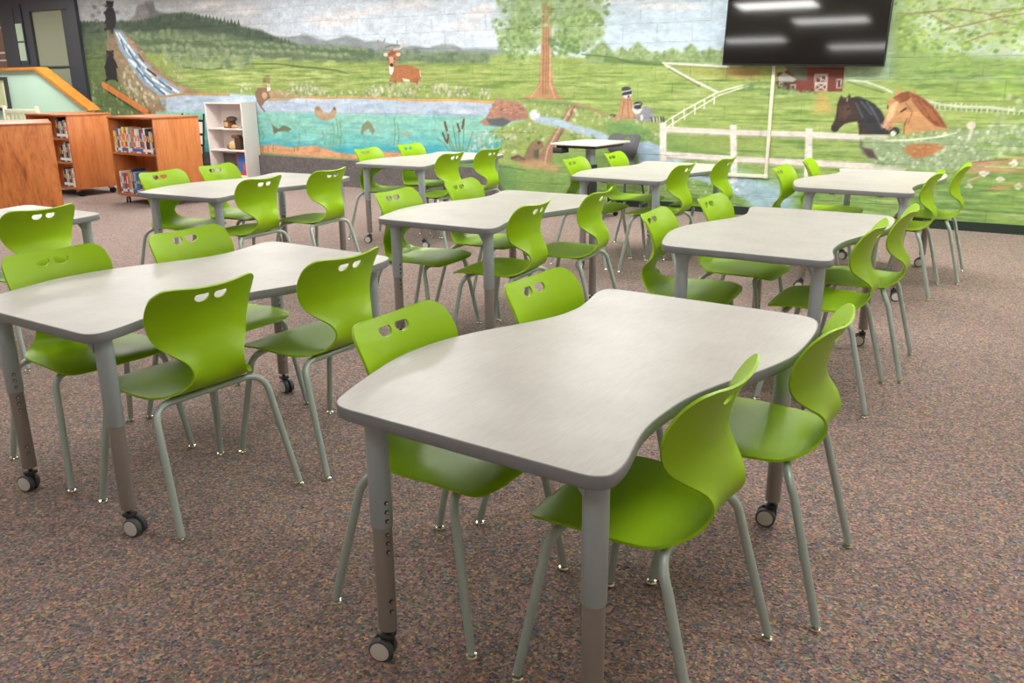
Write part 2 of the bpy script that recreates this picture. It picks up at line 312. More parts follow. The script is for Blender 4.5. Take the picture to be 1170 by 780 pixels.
MURAL = [
["P",[-10.15,3.32,4.26,2.38,4.42,1.27,-10.73,1.21],[207,222,235],0.0],
["P",[-10.15,3.32,-6.19,3.06,-4.94,1.83,-10.57,1.8],[184,191,196],0.498],
["P",[-5.51,2.79,-1.55,2.56,-1.56,1.97,-4.92,2.06],[213,228,241],0.251],
["P",[-0.05,2.48,1.45,2.39,1.5,1.7,-0.03,1.73],[197,216,231],0.115],
["E",-4.32,2.25,0.35,0.067,[236,232,232],0.55],
["E",-3.85,2.28,0.428,0.088,[236,232,232],0.55],
["E",-4.09,2.18,0.471,0.055,[236,232,232],0.55],
["E",-3.32,2.34,0.367,0.064,[236,232,232],0.55],
["E",-2.74,2.38,0.417,0.073,[236,232,232],0.55],
["E",-1.75,2.22,0.203,0.081,[236,232,232],0.55],
["E",-1.62,2.27,0.202,0.079,[236,232,232],0.55],
["E",-2.01,2.1,0.29,0.061,[236,232,232],0.55],
["E",-1.82,2.02,0.26,0.041,[236,232,232],0.55],
["E",-0.04,2.28,0.327,0.046,[236,232,232],0.55],
["E",0.54,2.23,0.408,0.063,[236,232,232],0.55],
["E",0.94,2.18,0.294,0.044,[236,232,232],0.55],
["E",-5.83,2.43,0.447,0.071,[236,232,232],0.55],
["E",-6.46,2.53,0.468,0.06,[236,232,232],0.55],
["E",-3.84,2.37,0.214,0.044,[208,208,216],0.4],
["E",-2.61,2.32,0.329,0.042,[208,208,216],0.4],
["E",-1.75,2.15,0.256,0.05,[208,208,216],0.4],
["E",0.64,2.17,0.303,0.027,[208,208,216],0.4],
["P",[1.48,2.56,3.12,2.45,3.24,1.39,1.56,1.39],[163,190,156],0.05],
["P",[-8.7,2.11,-8.39,2.38,-8.21,2.45,-8.11,2.6,-7.91,2.63,-7.72,2.63,-7.71,2.51,-7.45,2.44,-7.17,2.33,-7.03,2.0],[140,140,140],0.025],
["P",[-7.91,2.63,-7.72,2.63,-7.71,2.51,-7.46,2.43,-7.31,2.13,-7.8,2.15],[120,121,124],0.033],
["P",[-5.69,2.16,-5.42,2.13,-5.22,2.06,-4.92,2.04,-4.67,2.06,-4.47,2.02,-4.24,1.97,-4.03,2.0,-3.85,2.02,-3.67,1.99,-3.53,1.94,-3.32,1.95,-3.14,1.91,-2.94,1.87,-2.7,1.87,-2.49,1.84,-2.29,1.88,-2.11,1.87,-1.96,1.81,-1.76,1.82,-1.38,1.79,-1.38,1.56,-5.76,1.6],[147,158,160],0.013],
["P",[-4.67,2.06,-4.47,2.02,-4.24,1.95,-3.97,1.81,-3.36,1.69,-4.69,1.83],[135,144,151],0.055],
["P",[-3.86,2.01,-3.5,1.91,-3.07,1.73,-3.82,1.74],[140,148,157],0.052],
["P",[-9.79,2.4,-9.2,2.39,-8.53,2.38,-7.99,2.36,-7.45,2.44,-7.01,2.44,-6.71,2.38,-6.4,2.33,-6.09,2.25,-5.77,2.19,-5.42,2.13,-5.09,2.02,-4.68,1.92,-4.12,1.84,-3.36,1.76,-3.38,1.47,-10.04,1.43],[85,101,85],0.023],
["B",[-9.79,2.4,-7.99,2.36,-7.02,2.43,-6.09,2.23,-5.09,2.0,-4.94,1.83,-9.91,1.93],420,0.032,0.081,[[70,84,72],[79,95,79],[95,111,91]],1,0.55,0.8],
["P",[-8.32,2.32,-7.46,2.43,-7.02,2.43,-6.09,2.23,-5.43,2.12,-5.44,2.03,-6.33,2.13,-7.29,2.21,-8.34,2.22],[74,90,75],0.048],
["P",[-9.73,2.14,-8.57,2.17,-7.3,2.19,-6.16,2.08,-5.1,1.93,-3.81,1.83,-2.78,1.77,-1.57,1.76,-1.57,1.56,-9.86,1.65],[113,133,102],0.044],
["B",[-8.57,2.2,-7.29,2.21,-6.34,2.11,-5.28,1.93,-3.81,1.81,-1.57,1.76,-1.57,1.6,-8.68,1.69],700,0.029,0.072,[[98,120,91],[118,140,106],[134,154,114],[89,111,87],[145,162,122]],2,0.9,0.8],
["B",[-4.93,1.95,-1.57,1.76,-1.57,1.62,-4.96,1.69],300,0.019,0.051,[[91,116,95],[106,128,102],[125,144,116]],3,0.45,0.8],
["P",[-9.79,2.33,-9.7,2.44,-9.67,2.33],[68,86,71],0.007],
["P",[-9.7,2.33,-9.61,2.43,-9.57,2.32],[68,86,71],0.007],
["P",[-9.6,2.33,-9.51,2.44,-9.48,2.32],[68,86,71],0.007],
["P",[-9.5,2.32,-9.42,2.43,-9.38,2.32],[68,86,71],0.007],
["P",[-9.41,2.32,-9.32,2.41,-9.29,2.31],[83,101,83],0.007],
["P",[-9.31,2.32,-9.23,2.43,-9.19,2.31],[74,91,75],0.007],
["P",[-9.22,2.31,-9.13,2.42,-9.1,2.31],[74,91,75],0.007],
["P",[-9.12,2.31,-9.04,2.4,-9.01,2.31],[83,101,83],0.007],
["P",[-9.03,2.31,-8.95,2.42,-8.91,2.3],[83,101,83],0.007],
["P",[-8.94,2.3,-8.86,2.41,-8.82,2.3],[68,86,71],0.007],
["P",[-8.85,2.3,-8.77,2.4,-8.73,2.3],[68,86,71],0.007],
["P",[-8.76,2.3,-8.68,2.39,-8.64,2.29],[83,101,83],0.007],
["P",[-8.66,2.29,-8.59,2.39,-8.55,2.29],[83,101,83],0.007],
["P",[-8.57,2.29,-8.5,2.38,-8.46,2.29],[74,91,75],0.007],
["P",[-8.48,2.29,-8.41,2.38,-8.37,2.28],[68,86,71],0.007],
["P",[-8.39,2.29,-8.32,2.39,-8.28,2.28],[74,91,75],0.007],
["P",[-8.3,2.29,-8.23,2.38,-8.19,2.29],[74,91,75],0.007],
["P",[-8.21,2.29,-8.14,2.39,-8.1,2.29],[74,91,75],0.007],
["P",[-8.13,2.3,-8.05,2.41,-8.02,2.3],[74,91,75],0.007],
["P",[-8.04,2.31,-7.96,2.42,-7.93,2.3],[83,101,83],0.007],
["P",[-7.95,2.31,-7.88,2.41,-7.84,2.31],[74,91,75],0.007],
["P",[-7.86,2.32,-7.79,2.42,-7.75,2.31],[68,86,71],0.007],
["P",[-7.77,2.32,-7.7,2.43,-7.67,2.32],[74,91,75],0.007],
["P",[-7.69,2.33,-7.61,2.44,-7.58,2.33],[68,86,71],0.007],
["P",[-7.6,2.33,-7.53,2.42,-7.5,2.33],[83,101,83],0.007],
["P",[-7.52,2.34,-7.45,2.43,-7.41,2.33],[83,101,83],0.007],
["P",[-7.43,2.35,-7.36,2.44,-7.33,2.34],[74,91,75],0.007],
["P",[-7.35,2.35,-7.28,2.44,-7.24,2.35],[83,101,83],0.006],
["P",[-7.26,2.35,-7.2,2.45,-7.16,2.35],[68,86,71],0.006],
["P",[-7.18,2.36,-7.11,2.46,-7.08,2.36],[68,86,71],0.006],
["P",[-7.1,2.37,-7.03,2.47,-7.0,2.36],[83,101,83],0.006],
["P",[-7.02,2.36,-6.95,2.44,-6.92,2.35],[83,101,83],0.006],
["P",[-6.94,2.35,-6.87,2.45,-6.84,2.34],[83,101,83],0.006],
["P",[-6.86,2.34,-6.79,2.44,-6.76,2.33],[74,91,75],0.006],
["P",[-6.78,2.33,-6.72,2.42,-6.68,2.32],[68,86,71],0.006],
["P",[-6.71,2.31,-6.64,2.4,-6.61,2.31],[83,101,83],0.006],
["P",[-6.63,2.3,-6.56,2.41,-6.53,2.3],[74,91,75],0.006],
["P",[-6.55,2.29,-6.49,2.4,-6.45,2.29],[83,101,83],0.006],
["P",[-6.48,2.28,-6.41,2.38,-6.38,2.28],[74,91,75],0.006],
["P",[-6.4,2.27,-6.34,2.37,-6.3,2.27],[83,101,83],0.006],
["P",[-6.33,2.26,-6.26,2.35,-6.23,2.26],[68,86,71],0.006],
["P",[-6.25,2.25,-6.18,2.35,-6.15,2.25],[83,101,83],0.006],
["P",[-6.17,2.24,-6.11,2.32,-6.08,2.23],[74,91,75],0.006],
["P",[-6.1,2.23,-6.04,2.33,-6.0,2.23],[74,91,75],0.006],
["P",[-6.03,2.22,-5.97,2.3,-5.93,2.21],[74,91,75],0.006],
["P",[-5.95,2.21,-5.89,2.31,-5.86,2.2],[83,101,83],0.006],
["P",[-5.89,2.12,-5.83,2.21,-5.8,2.12],[83,101,83],0.006],
["P",[-5.82,2.1,-5.76,2.21,-5.72,2.1],[83,101,83],0.006],
["P",[-5.75,2.09,-5.69,2.19,-5.65,2.09],[74,91,75],0.006],
["P",[-5.68,2.07,-5.62,2.17,-5.58,2.07],[83,101,83],0.006],
["P",[-5.6,2.06,-5.54,2.16,-5.51,2.06],[74,91,75],0.006],
["P",[-5.53,2.04,-5.48,2.13,-5.44,2.04],[74,91,75],0.006],
["P",[-5.46,2.03,-5.41,2.11,-5.37,2.02],[68,86,71],0.006],
["P",[-5.39,2.01,-5.34,2.11,-5.3,2.01],[74,91,75],0.006],
["P",[-5.32,2.0,-5.27,2.08,-5.23,1.99],[68,86,71],0.006],
["P",[-5.25,1.98,-5.2,2.07,-5.17,1.98],[83,101,83],0.006],
["P",[-5.18,1.96,-5.13,2.06,-5.1,1.96],[83,101,83],0.006],
["P",[-5.12,1.95,-5.06,2.03,-5.03,1.95],[74,91,75],0.006],
["P",[-5.05,1.93,-4.99,2.03,-4.96,1.93],[68,86,71],0.006],
["P",[-4.98,1.92,-4.92,2.02,-4.89,1.92],[83,101,83],0.006],
["E",-8.37,2.1,0.101,0.055,[84,104,78],0.75],
["E",-8.36,2.13,0.096,0.049,[98,120,91],0.7],
["E",-8.38,2.16,0.061,0.024,[145,164,122],0.6],
["E",-8.32,2.14,0.035,0.018,[145,164,122],0.5],
["E",-8.25,2.05,0.132,0.072,[84,104,78],0.75],
["E",-8.25,2.08,0.125,0.064,[98,120,91],0.7],
["E",-8.26,2.11,0.079,0.032,[145,164,122],0.6],
["E",-8.2,2.08,0.046,0.024,[145,164,122],0.5],
["E",-8.08,2.07,0.111,0.061,[84,104,78],0.75],
["E",-8.08,2.1,0.105,0.055,[98,120,91],0.7],
["E",-8.09,2.13,0.067,0.027,[145,164,122],0.6],
["E",-8.03,2.1,0.039,0.02,[145,164,122],0.5],
["E",-7.95,2.06,0.147,0.082,[84,104,78],0.75],
["E",-7.94,2.08,0.14,0.073,[98,120,91],0.7],
["E",-7.96,2.11,0.088,0.036,[145,164,122],0.6],
["E",-7.9,2.09,0.051,0.027,[145,164,122],0.5],
["E",-7.76,2.05,0.12,0.067,[84,104,78],0.75],
["E",-7.76,2.08,0.114,0.059,[98,120,91],0.7],
["E",-7.77,2.11,0.072,0.03,[145,164,122],0.6],
["E",-7.72,2.08,0.042,0.022,[145,164,122],0.5],
["E",-7.61,2.06,0.149,0.084,[84,104,78],0.75],
["E",-7.61,2.09,0.142,0.074,[98,120,91],0.7],
["E",-7.62,2.12,0.09,0.037,[145,164,122],0.6],
["E",-7.56,2.09,0.052,0.028,[145,164,122],0.5],
["E",-7.43,2.05,0.121,0.069,[84,104,78],0.75],
["E",-7.42,2.08,0.115,0.061,[98,120,91],0.7],
["E",-7.44,2.11,0.073,0.03,[145,164,122],0.6],
["E",-7.38,2.08,0.042,0.023,[145,164,122],0.5],
["E",-7.28,2.0,0.098,0.056,[84,104,78],0.75],
["E",-7.28,2.03,0.094,0.05,[98,120,91],0.7],
["E",-7.29,2.06,0.059,0.025,[145,164,122],0.6],
["E",-7.24,2.03,0.034,0.019,[145,164,122],0.5],
["E",-7.16,2.0,0.146,0.084,[84,104,78],0.75],
["E",-7.16,2.03,0.14,0.075,[98,120,91],0.7],
["E",-7.17,2.06,0.088,0.037,[145,164,122],0.6],
["E",-7.12,2.03,0.051,0.028,[145,164,122],0.5],
["E",-6.98,2.0,0.135,0.078,[84,104,78],0.75],
["E",-6.97,2.02,0.128,0.069,[98,120,91],0.7],
["E",-6.99,2.05,0.081,0.035,[145,164,122],0.6],
["E",-6.93,2.03,0.047,0.026,[145,164,122],0.5],
["E",-6.81,2.01,0.113,0.065,[84,104,78],0.75],
["E",-6.8,2.04,0.108,0.058,[98,120,91],0.7],
["E",-6.82,2.06,0.068,0.029,[145,164,122],0.6],
["E",-6.76,2.04,0.039,0.022,[145,164,122],0.5],
["E",-6.67,2.0,0.136,0.079,[84,104,78],0.75],
["E",-6.66,2.03,0.129,0.07,[98,120,91],0.7],
["E",-6.68,2.05,0.081,0.035,[145,164,122],0.6],
["E",-6.62,2.03,0.047,0.026,[145,164,122],0.5],
["E",-6.5,1.98,0.112,0.065,[84,104,78],0.75],
["E",-6.5,2.01,0.106,0.058,[98,120,91],0.7],
["E",-6.51,2.04,0.067,0.029,[145,164,122],0.6],
["E",-6.46,2.01,0.039,0.022,[145,164,122],0.5],
["E",-6.37,1.94,0.133,0.078,[84,104,78],0.75],
["E",-6.37,1.97,0.126,0.07,[98,120,91],0.7],
["E",-6.38,1.99,0.08,0.035,[145,164,122],0.6],
["E",-6.33,1.97,0.046,0.026,[145,164,122],0.5],
["E",-6.21,1.93,0.109,0.065,[84,104,78],0.75],
["E",-6.2,1.96,0.104,0.058,[98,120,91],0.7],
["E",-6.22,1.98,0.065,0.029,[145,164,122],0.6],
["E",-6.16,1.96,0.038,0.022,[145,164,122],0.5],
["E",-6.07,1.95,0.124,0.073,[84,104,78],0.75],
["E",-6.06,1.97,0.117,0.065,[98,120,91],0.7],
["E",-6.08,2.0,0.074,0.032,[145,164,122],0.6],
["E",-6.03,1.98,0.043,0.024,[145,164,122],0.5],
["E",-5.91,1.94,0.098,0.059,[84,104,78],0.75],
["E",-5.91,1.96,0.093,0.052,[98,120,91],0.7],
["E",-5.92,1.99,0.059,0.026,[145,164,122],0.6],
["E",-5.87,1.97,0.034,0.02,[145,164,122],0.5],
["E",-5.79,1.94,0.089,0.054,[84,104,78],0.75],
["E",-5.79,1.96,0.084,0.048,[98,120,91],0.7],
["E",-5.8,1.99,0.054,0.024,[145,164,122],0.6],
["E",-5.75,1.97,0.031,0.018,[145,164,122],0.5],
["E",-5.68,1.93,0.134,0.081,[84,104,78],0.75],
["E",-5.68,1.95,0.127,0.072,[98,120,91],0.7],
["E",-5.69,1.98,0.08,0.036,[145,164,122],0.6],
["E",-5.64,1.96,0.047,0.027,[145,164,122],0.5],
["E",-5.52,1.89,0.113,0.069,[84,104,78],0.75],
["E",-5.52,1.92,0.107,0.061,[98,120,91],0.7],
["E",-5.53,1.94,0.068,0.031,[145,164,122],0.6],
["E",-5.48,1.92,0.039,0.023,[145,164,122],0.5],
["E",-5.38,1.91,0.097,0.059,[84,104,78],0.75],
["E",-5.37,1.93,0.092,0.053,[98,120,91],0.7],
["E",-5.39,1.96,0.058,0.026,[145,164,122],0.6],
["E",-5.34,1.94,0.034,0.02,[145,164,122],0.5],
["E",-5.25,1.92,0.092,0.056,[84,104,78],0.75],
["E",-5.25,1.94,0.087,0.05,[98,120,91],0.7],
["E",-5.27,1.97,0.055,0.025,[145,164,122],0.6],
["E",-5.22,1.95,0.032,0.019,[145,164,122],0.5],
["E",-5.14,1.88,0.122,0.076,[84,104,78],0.75],
["E",-5.14,1.9,0.116,0.067,[98,120,91],0.7],
["E",-5.16,1.93,0.073,0.034,[145,164,122],0.6],
["E",-5.11,1.91,0.043,0.025,[145,164,122],0.5],
["E",-4.99,1.89,0.117,0.073,[84,104,78],0.75],
["E",-4.99,1.91,0.11,0.064,[98,120,91],0.7],
["E",-5.0,1.94,0.07,0.032,[145,164,122],0.6],
["E",-4.96,1.92,0.041,0.024,[145,164,122],0.5],
["E",-4.85,1.86,0.111,0.069,[84,104,78],0.75],
["E",-4.85,1.89,0.105,0.062,[98,120,91],0.7],
["E",-4.86,1.91,0.066,0.031,[145,164,122],0.6],
["E",-4.81,1.89,0.038,0.023,[145,164,122],0.5],
["E",-4.71,1.86,0.113,0.071,[84,104,78],0.75],
["E",-4.71,1.88,0.107,0.063,[98,120,91],0.7],
["E",-4.72,1.91,0.068,0.031,[145,164,122],0.6],
["E",-4.68,1.89,0.039,0.024,[145,164,122],0.5],
["E",-4.57,1.86,0.108,0.069,[84,104,78],0.75],
["E",-4.57,1.89,0.104,0.061,[98,120,91],0.7],
["E",-4.58,1.91,0.065,0.03,[145,164,122],0.6],
["E",-4.54,1.89,0.038,0.023,[145,164,122],0.5],
["E",-4.44,1.86,0.097,0.062,[84,104,78],0.75],
["E",-4.43,1.88,0.092,0.055,[98,120,91],0.7],
["E",-4.45,1.91,0.058,0.027,[145,164,122],0.6],
["E",-4.4,1.89,0.034,0.021,[145,164,122],0.5],
["E",-4.32,1.83,0.106,0.068,[84,104,78],0.75],
["E",-4.32,1.85,0.101,0.06,[98,120,91],0.7],
["E",-4.33,1.88,0.063,0.03,[145,164,122],0.6],
["E",-4.28,1.86,0.037,0.023,[145,164,122],0.5],
["E",-4.19,1.84,0.117,0.075,[84,104,78],0.75],
["E",-4.18,1.87,0.112,0.067,[98,120,91],0.7],
["E",-4.2,1.89,0.07,0.033,[145,164,122],0.6],
["E",-4.15,1.87,0.041,0.025,[145,164,122],0.5],
["E",-4.04,1.82,0.099,0.063,[84,104,78],0.75],
["E",-4.04,1.84,0.094,0.056,[98,120,91],0.7],
["E",-4.05,1.87,0.059,0.028,[145,164,122],0.6],
["E",-4.01,1.85,0.034,0.021,[145,164,122],0.5],
["E",-3.92,1.84,0.095,0.062,[84,104,78],0.75],
["E",-3.92,1.86,0.09,0.056,[98,120,91],0.7],
["E",-3.93,1.89,0.057,0.028,[145,164,122],0.6],
["E",-3.88,1.87,0.034,0.021,[145,164,122],0.5],
["E",-3.8,1.82,0.1,0.066,[84,104,78],0.75],
["E",-3.8,1.84,0.095,0.058,[98,120,91],0.7],
["E",-3.81,1.87,0.06,0.029,[145,164,122],0.6],
["E",-3.77,1.85,0.035,0.022,[145,164,122],0.5],
["E",-3.68,1.8,0.106,0.07,[84,104,78],0.75],
["E",-3.67,1.83,0.1,0.062,[98,120,91],0.7],
["E",-3.69,1.85,0.064,0.031,[145,164,122],0.6],
["E",-3.64,1.83,0.037,0.023,[145,164,122],0.5],
["E",-3.55,1.79,0.104,0.069,[84,104,78],0.75],
["E",-3.54,1.81,0.099,0.061,[98,120,91],0.7],
["E",-3.56,1.84,0.062,0.031,[145,164,122],0.6],
["E",-3.51,1.82,0.036,0.023,[145,164,122],0.5],
["E",-8.62,1.97,0.143,0.078,[97,115,88],0.75],
["E",-8.61,1.99,0.136,0.069,[113,133,102],0.7],
["E",-8.63,2.02,0.086,0.034,[158,175,135],0.6],
["E",-8.57,2.0,0.05,0.026,[158,175,135],0.5],
["E",-8.45,1.94,0.153,0.084,[97,115,88],0.75],
["E",-8.44,1.96,0.145,0.074,[113,133,102],0.7],
["E",-8.46,1.99,0.092,0.037,[158,175,135],0.6],
["E",-8.39,1.97,0.053,0.028,[158,175,135],0.5],
["E",-8.25,1.95,0.153,0.084,[97,115,88],0.75],
["E",-8.25,1.98,0.144,0.075,[113,133,102],0.7],
["E",-8.26,2.0,0.092,0.037,[158,175,135],0.6],
["E",-8.2,1.98,0.053,0.028,[158,175,135],0.5],
["E",-8.07,1.91,0.14,0.078,[97,115,88],0.75],
["E",-8.06,1.94,0.133,0.069,[113,133,102],0.7],
["E",-8.08,1.97,0.084,0.034,[158,175,135],0.6],
["E",-8.02,1.95,0.049,0.026,[158,175,135],0.5],
["E",-7.9,1.9,0.156,0.087,[97,115,88],0.75],
["E",-7.89,1.93,0.148,0.077,[113,133,102],0.7],
["E",-7.91,1.96,0.093,0.038,[158,175,135],0.6],
["E",-7.85,1.93,0.054,0.029,[158,175,135],0.5],
["E",-7.7,1.92,0.127,0.071,[97,115,88],0.75],
["E",-7.7,1.94,0.12,0.063,[113,133,102],0.7],
["E",-7.71,1.97,0.076,0.032,[158,175,135],0.6],
["E",-7.65,1.95,0.044,0.024,[158,175,135],0.5],
["E",-7.54,1.93,0.144,0.081,[97,115,88],0.75],
["E",-7.54,1.95,0.137,0.072,[113,133,102],0.7],
["E",-7.55,1.98,0.087,0.036,[158,175,135],0.6],
["E",-7.49,1.96,0.05,0.027,[158,175,135],0.5],
["E",-7.37,1.88,0.121,0.069,[97,115,88],0.75],
["E",-7.37,1.9,0.114,0.061,[113,133,102],0.7],
["E",-7.38,1.93,0.072,0.03,[158,175,135],0.6],
["E",-7.32,1.91,0.042,0.023,[158,175,135],0.5],
["E",-7.22,1.88,0.134,0.077,[97,115,88],0.75],
["E",-7.21,1.91,0.127,0.068,[113,133,102],0.7],
["E",-7.23,1.94,0.08,0.034,[158,175,135],0.6],
["E",-7.17,1.92,0.047,0.025,[158,175,135],0.5],
["E",-7.05,1.87,0.099,0.058,[97,115,88],0.75],
["E",-7.05,1.9,0.095,0.051,[113,133,102],0.7],
["E",-7.06,1.93,0.06,0.025,[158,175,135],0.6],
["E",-7.01,1.91,0.035,0.019,[158,175,135],0.5],
["E",-6.93,1.87,0.123,0.071,[97,115,88],0.75],
["E",-6.92,1.89,0.117,0.063,[113,133,102],0.7],
["E",-6.94,1.92,0.074,0.032,[158,175,135],0.6],
["E",-6.88,1.9,0.043,0.024,[158,175,135],0.5],
["E",-6.78,1.86,0.112,0.065,[97,115,88],0.75],
["E",-6.77,1.89,0.107,0.058,[113,133,102],0.7],
["E",-6.79,1.92,0.067,0.029,[158,175,135],0.6],
["E",-6.73,1.9,0.039,0.022,[158,175,135],0.5],
["E",-6.64,1.86,0.132,0.077,[97,115,88],0.75],
["E",-6.63,1.89,0.125,0.068,[113,133,102],0.7],
["E",-6.65,1.91,0.079,0.034,[158,175,135],0.6],
["E",-6.59,1.89,0.046,0.026,[158,175,135],0.5],
["E",-6.47,1.85,0.127,0.075,[97,115,88],0.75],
["E",-6.47,1.88,0.12,0.066,[113,133,102],0.7],
["E",-6.49,1.91,0.076,0.033,[158,175,135],0.6],
["E",-6.43,1.88,0.044,0.025,[158,175,135],0.5],
["E",-6.31,1.88,0.094,0.056,[97,115,88],0.75],
["E",-6.31,1.9,0.089,0.049,[113,133,102],0.7],
["E",-6.32,1.93,0.056,0.025,[158,175,135],0.6],
["E",-6.27,1.91,0.033,0.018,[158,175,135],0.5],
["E",-6.2,1.85,0.12,0.071,[97,115,88],0.75],
["E",-6.2,1.87,0.114,0.064,[113,133,102],0.7],
["E",-6.21,1.9,0.072,0.032,[158,175,135],0.6],
["E",-6.16,1.88,0.042,0.024,[158,175,135],0.5],
["E",-6.05,1.85,0.121,0.073,[97,115,88],0.75],
["E",-6.04,1.88,0.115,0.064,[113,133,102],0.7],
["E",-6.06,1.91,0.072,0.032,[158,175,135],0.6],
["E",-6.01,1.88,0.042,0.024,[158,175,135],0.5],
["E",-5.9,1.83,0.085,0.051,[97,115,88],0.75],
["E",-5.9,1.85,0.08,0.045,[113,133,102],0.7],
["E",-5.91,1.88,0.051,0.023,[158,175,135],0.6],
["E",-5.86,1.86,0.029,0.017,[158,175,135],0.5],
["E",-5.8,1.83,0.094,0.057,[97,115,88],0.75],
["E",-5.79,1.85,0.089,0.05,[113,133,102],0.7],
["E",-5.81,1.88,0.056,0.025,[158,175,135],0.6],
["E",-5.76,1.86,0.033,0.019,[158,175,135],0.5],
["E",-5.68,1.84,0.088,0.053,[97,115,88],0.75],
["E",-5.67,1.87,0.083,0.047,[113,133,102],0.7],
["E",-5.69,1.9,0.053,0.024,[158,175,135],0.6],
["E",-5.64,1.87,0.031,0.018,[158,175,135],0.5],
["E",-5.57,1.83,0.09,0.055,[97,115,88],0.75],
["E",-5.57,1.85,0.085,0.049,[113,133,102],0.7],
["E",-5.58,1.88,0.054,0.024,[158,175,135],0.6],
["E",-5.53,1.86,0.031,0.018,[158,175,135],0.5],
["E",-5.46,1.83,0.081,0.05,[97,115,88],0.75],
["E",-5.46,1.85,0.077,0.044,[113,133,102],0.7],
["E",-5.47,1.88,0.049,0.022,[158,175,135],0.6],
["E",-5.42,1.86,0.028,0.017,[158,175,135],0.5],
["E",-5.36,1.81,0.099,0.061,[97,115,88],0.75],
["E",-5.36,1.83,0.094,0.054,[113,133,102],0.7],
["E",-5.37,1.86,0.06,0.027,[158,175,135],0.6],
["E",-5.32,1.84,0.034,0.02,[158,175,135],0.5],
["E",-5.24,1.8,0.108,0.067,[97,115,88],0.75],
["E",-5.23,1.82,0.103,0.06,[113,133,102],0.7],
["E",-5.25,1.85,0.065,0.03,[158,175,135],0.6],
["E",-5.2,1.83,0.038,0.022,[158,175,135],0.5],
["E",-5.1,1.81,0.123,0.077,[97,115,88],0.75],
["E",-5.1,1.83,0.117,0.068,[113,133,102],0.7],
["E",-5.11,1.86,0.074,0.034,[158,175,135],0.6],
["E",-5.06,1.84,0.043,0.026,[158,175,135],0.5],
["E",-4.95,1.81,0.097,0.061,[97,115,88],0.75],
["E",-4.94,1.84,0.092,0.054,[113,133,102],0.7],
["E",-4.96,1.86,0.058,0.027,[158,175,135],0.6],
["E",-4.91,1.84,0.034,0.02,[158,175,135],0.5],
["E",-4.83,1.79,0.096,0.06,[97,115,88],0.75],
["E",-4.82,1.82,0.091,0.054,[113,133,102],0.7],
["E",-4.84,1.84,0.058,0.027,[158,175,135],0.6],
["E",-4.79,1.82,0.033,0.02,[158,175,135],0.5],
["E",-4.71,1.8,0.116,0.074,[97,115,88],0.75],
["E",-4.7,1.82,0.111,0.065,[113,133,102],0.7],
["E",-4.72,1.84,0.07,0.032,[158,175,135],0.6],
["E",-4.67,1.82,0.04,0.024,[158,175,135],0.5],
["E",-4.56,1.78,0.076,0.048,[97,115,88],0.75],
["E",-4.56,1.8,0.072,0.043,[113,133,102],0.7],
["E",-4.58,1.83,0.046,0.021,[158,175,135],0.6],
["E",-4.53,1.8,0.026,0.016,[158,175,135],0.5],
["E",-4.47,1.76,0.078,0.05,[97,115,88],0.75],
["E",-4.47,1.78,0.074,0.044,[113,133,102],0.7],
["E",-4.48,1.81,0.047,0.022,[158,175,135],0.6],
["E",-4.43,1.79,0.027,0.017,[158,175,135],0.5],
["E",-4.37,1.76,0.089,0.058,[97,115,88],0.75],
["E",-4.37,1.78,0.085,0.051,[113,133,102],0.7],
["E",-4.38,1.81,0.054,0.025,[158,175,135],0.6],
["E",-4.34,1.79,0.031,0.019,[158,175,135],0.5],
["E",-4.26,1.75,0.118,0.076,[97,115,88],0.75],
["E",-4.26,1.78,0.113,0.068,[113,133,102],0.7],
["E",-4.27,1.8,0.071,0.034,[158,175,135],0.6],
["E",-4.23,1.78,0.041,0.025,[158,175,135],0.5],
["E",-4.12,1.74,0.091,0.059,[97,115,88],0.75],
["E",-4.12,1.76,0.086,0.053,[113,133,102],0.7],
["E",-4.13,1.78,0.055,0.026,[158,175,135],0.6],
["E",-4.08,1.76,0.032,0.02,[158,175,135],0.5],
["E",-4.0,1.73,0.101,0.066,[97,115,88],0.75],
["E",-4.0,1.75,0.096,0.058,[113,133,102],0.7],
["E",-4.01,1.78,0.061,0.029,[158,175,135],0.6],
["E",-3.97,1.76,0.035,0.022,[158,175,135],0.5],
["E",-3.88,1.75,0.076,0.05,[97,115,88],0.75],
["E",-3.87,1.77,0.073,0.045,[113,133,102],0.7],
["E",-3.89,1.79,0.046,0.022,[158,175,135],0.6],
["E",-3.84,1.77,0.027,0.017,[158,175,135],0.5],
["E",-8.0,1.81,0.132,0.074,[111,129,98],0.75],
["E",-7.99,1.83,0.125,0.065,[129,149,114],0.7],
["E",-8.01,1.86,0.079,0.033,[176,188,153],0.6],
["E",-7.95,1.84,0.046,0.024,[176,188,153],0.5],
["E",-7.84,1.78,0.156,0.087,[111,129,98],0.75],
["E",-7.83,1.81,0.148,0.078,[129,149,114],0.7],
["E",-7.85,1.84,0.094,0.039,[176,188,153],0.6],
["E",-7.79,1.81,0.054,0.029,[176,188,153],0.5],
["E",-7.64,1.79,0.116,0.065,[111,129,98],0.75],
["E",-7.63,1.82,0.109,0.058,[129,149,114],0.7],
["E",-7.65,1.85,0.069,0.029,[176,188,153],0.6],
["E",-7.59,1.83,0.04,0.022,[176,188,153],0.5],
["E",-7.5,1.77,0.092,0.053,[111,129,98],0.75],
["E",-7.5,1.8,0.088,0.047,[129,149,114],0.7],
["E",-7.51,1.83,0.056,0.023,[176,188,153],0.6],
["E",-7.45,1.81,0.032,0.017,[176,188,153],0.5],
["E",-7.38,1.81,0.126,0.072,[111,129,98],0.75],
["E",-7.37,1.84,0.12,0.064,[129,149,114],0.7],
["E",-7.39,1.86,0.076,0.032,[176,188,153],0.6],
["E",-7.33,1.84,0.044,0.024,[176,188,153],0.5],
["E",-7.23,1.78,0.099,0.057,[111,129,98],0.75],
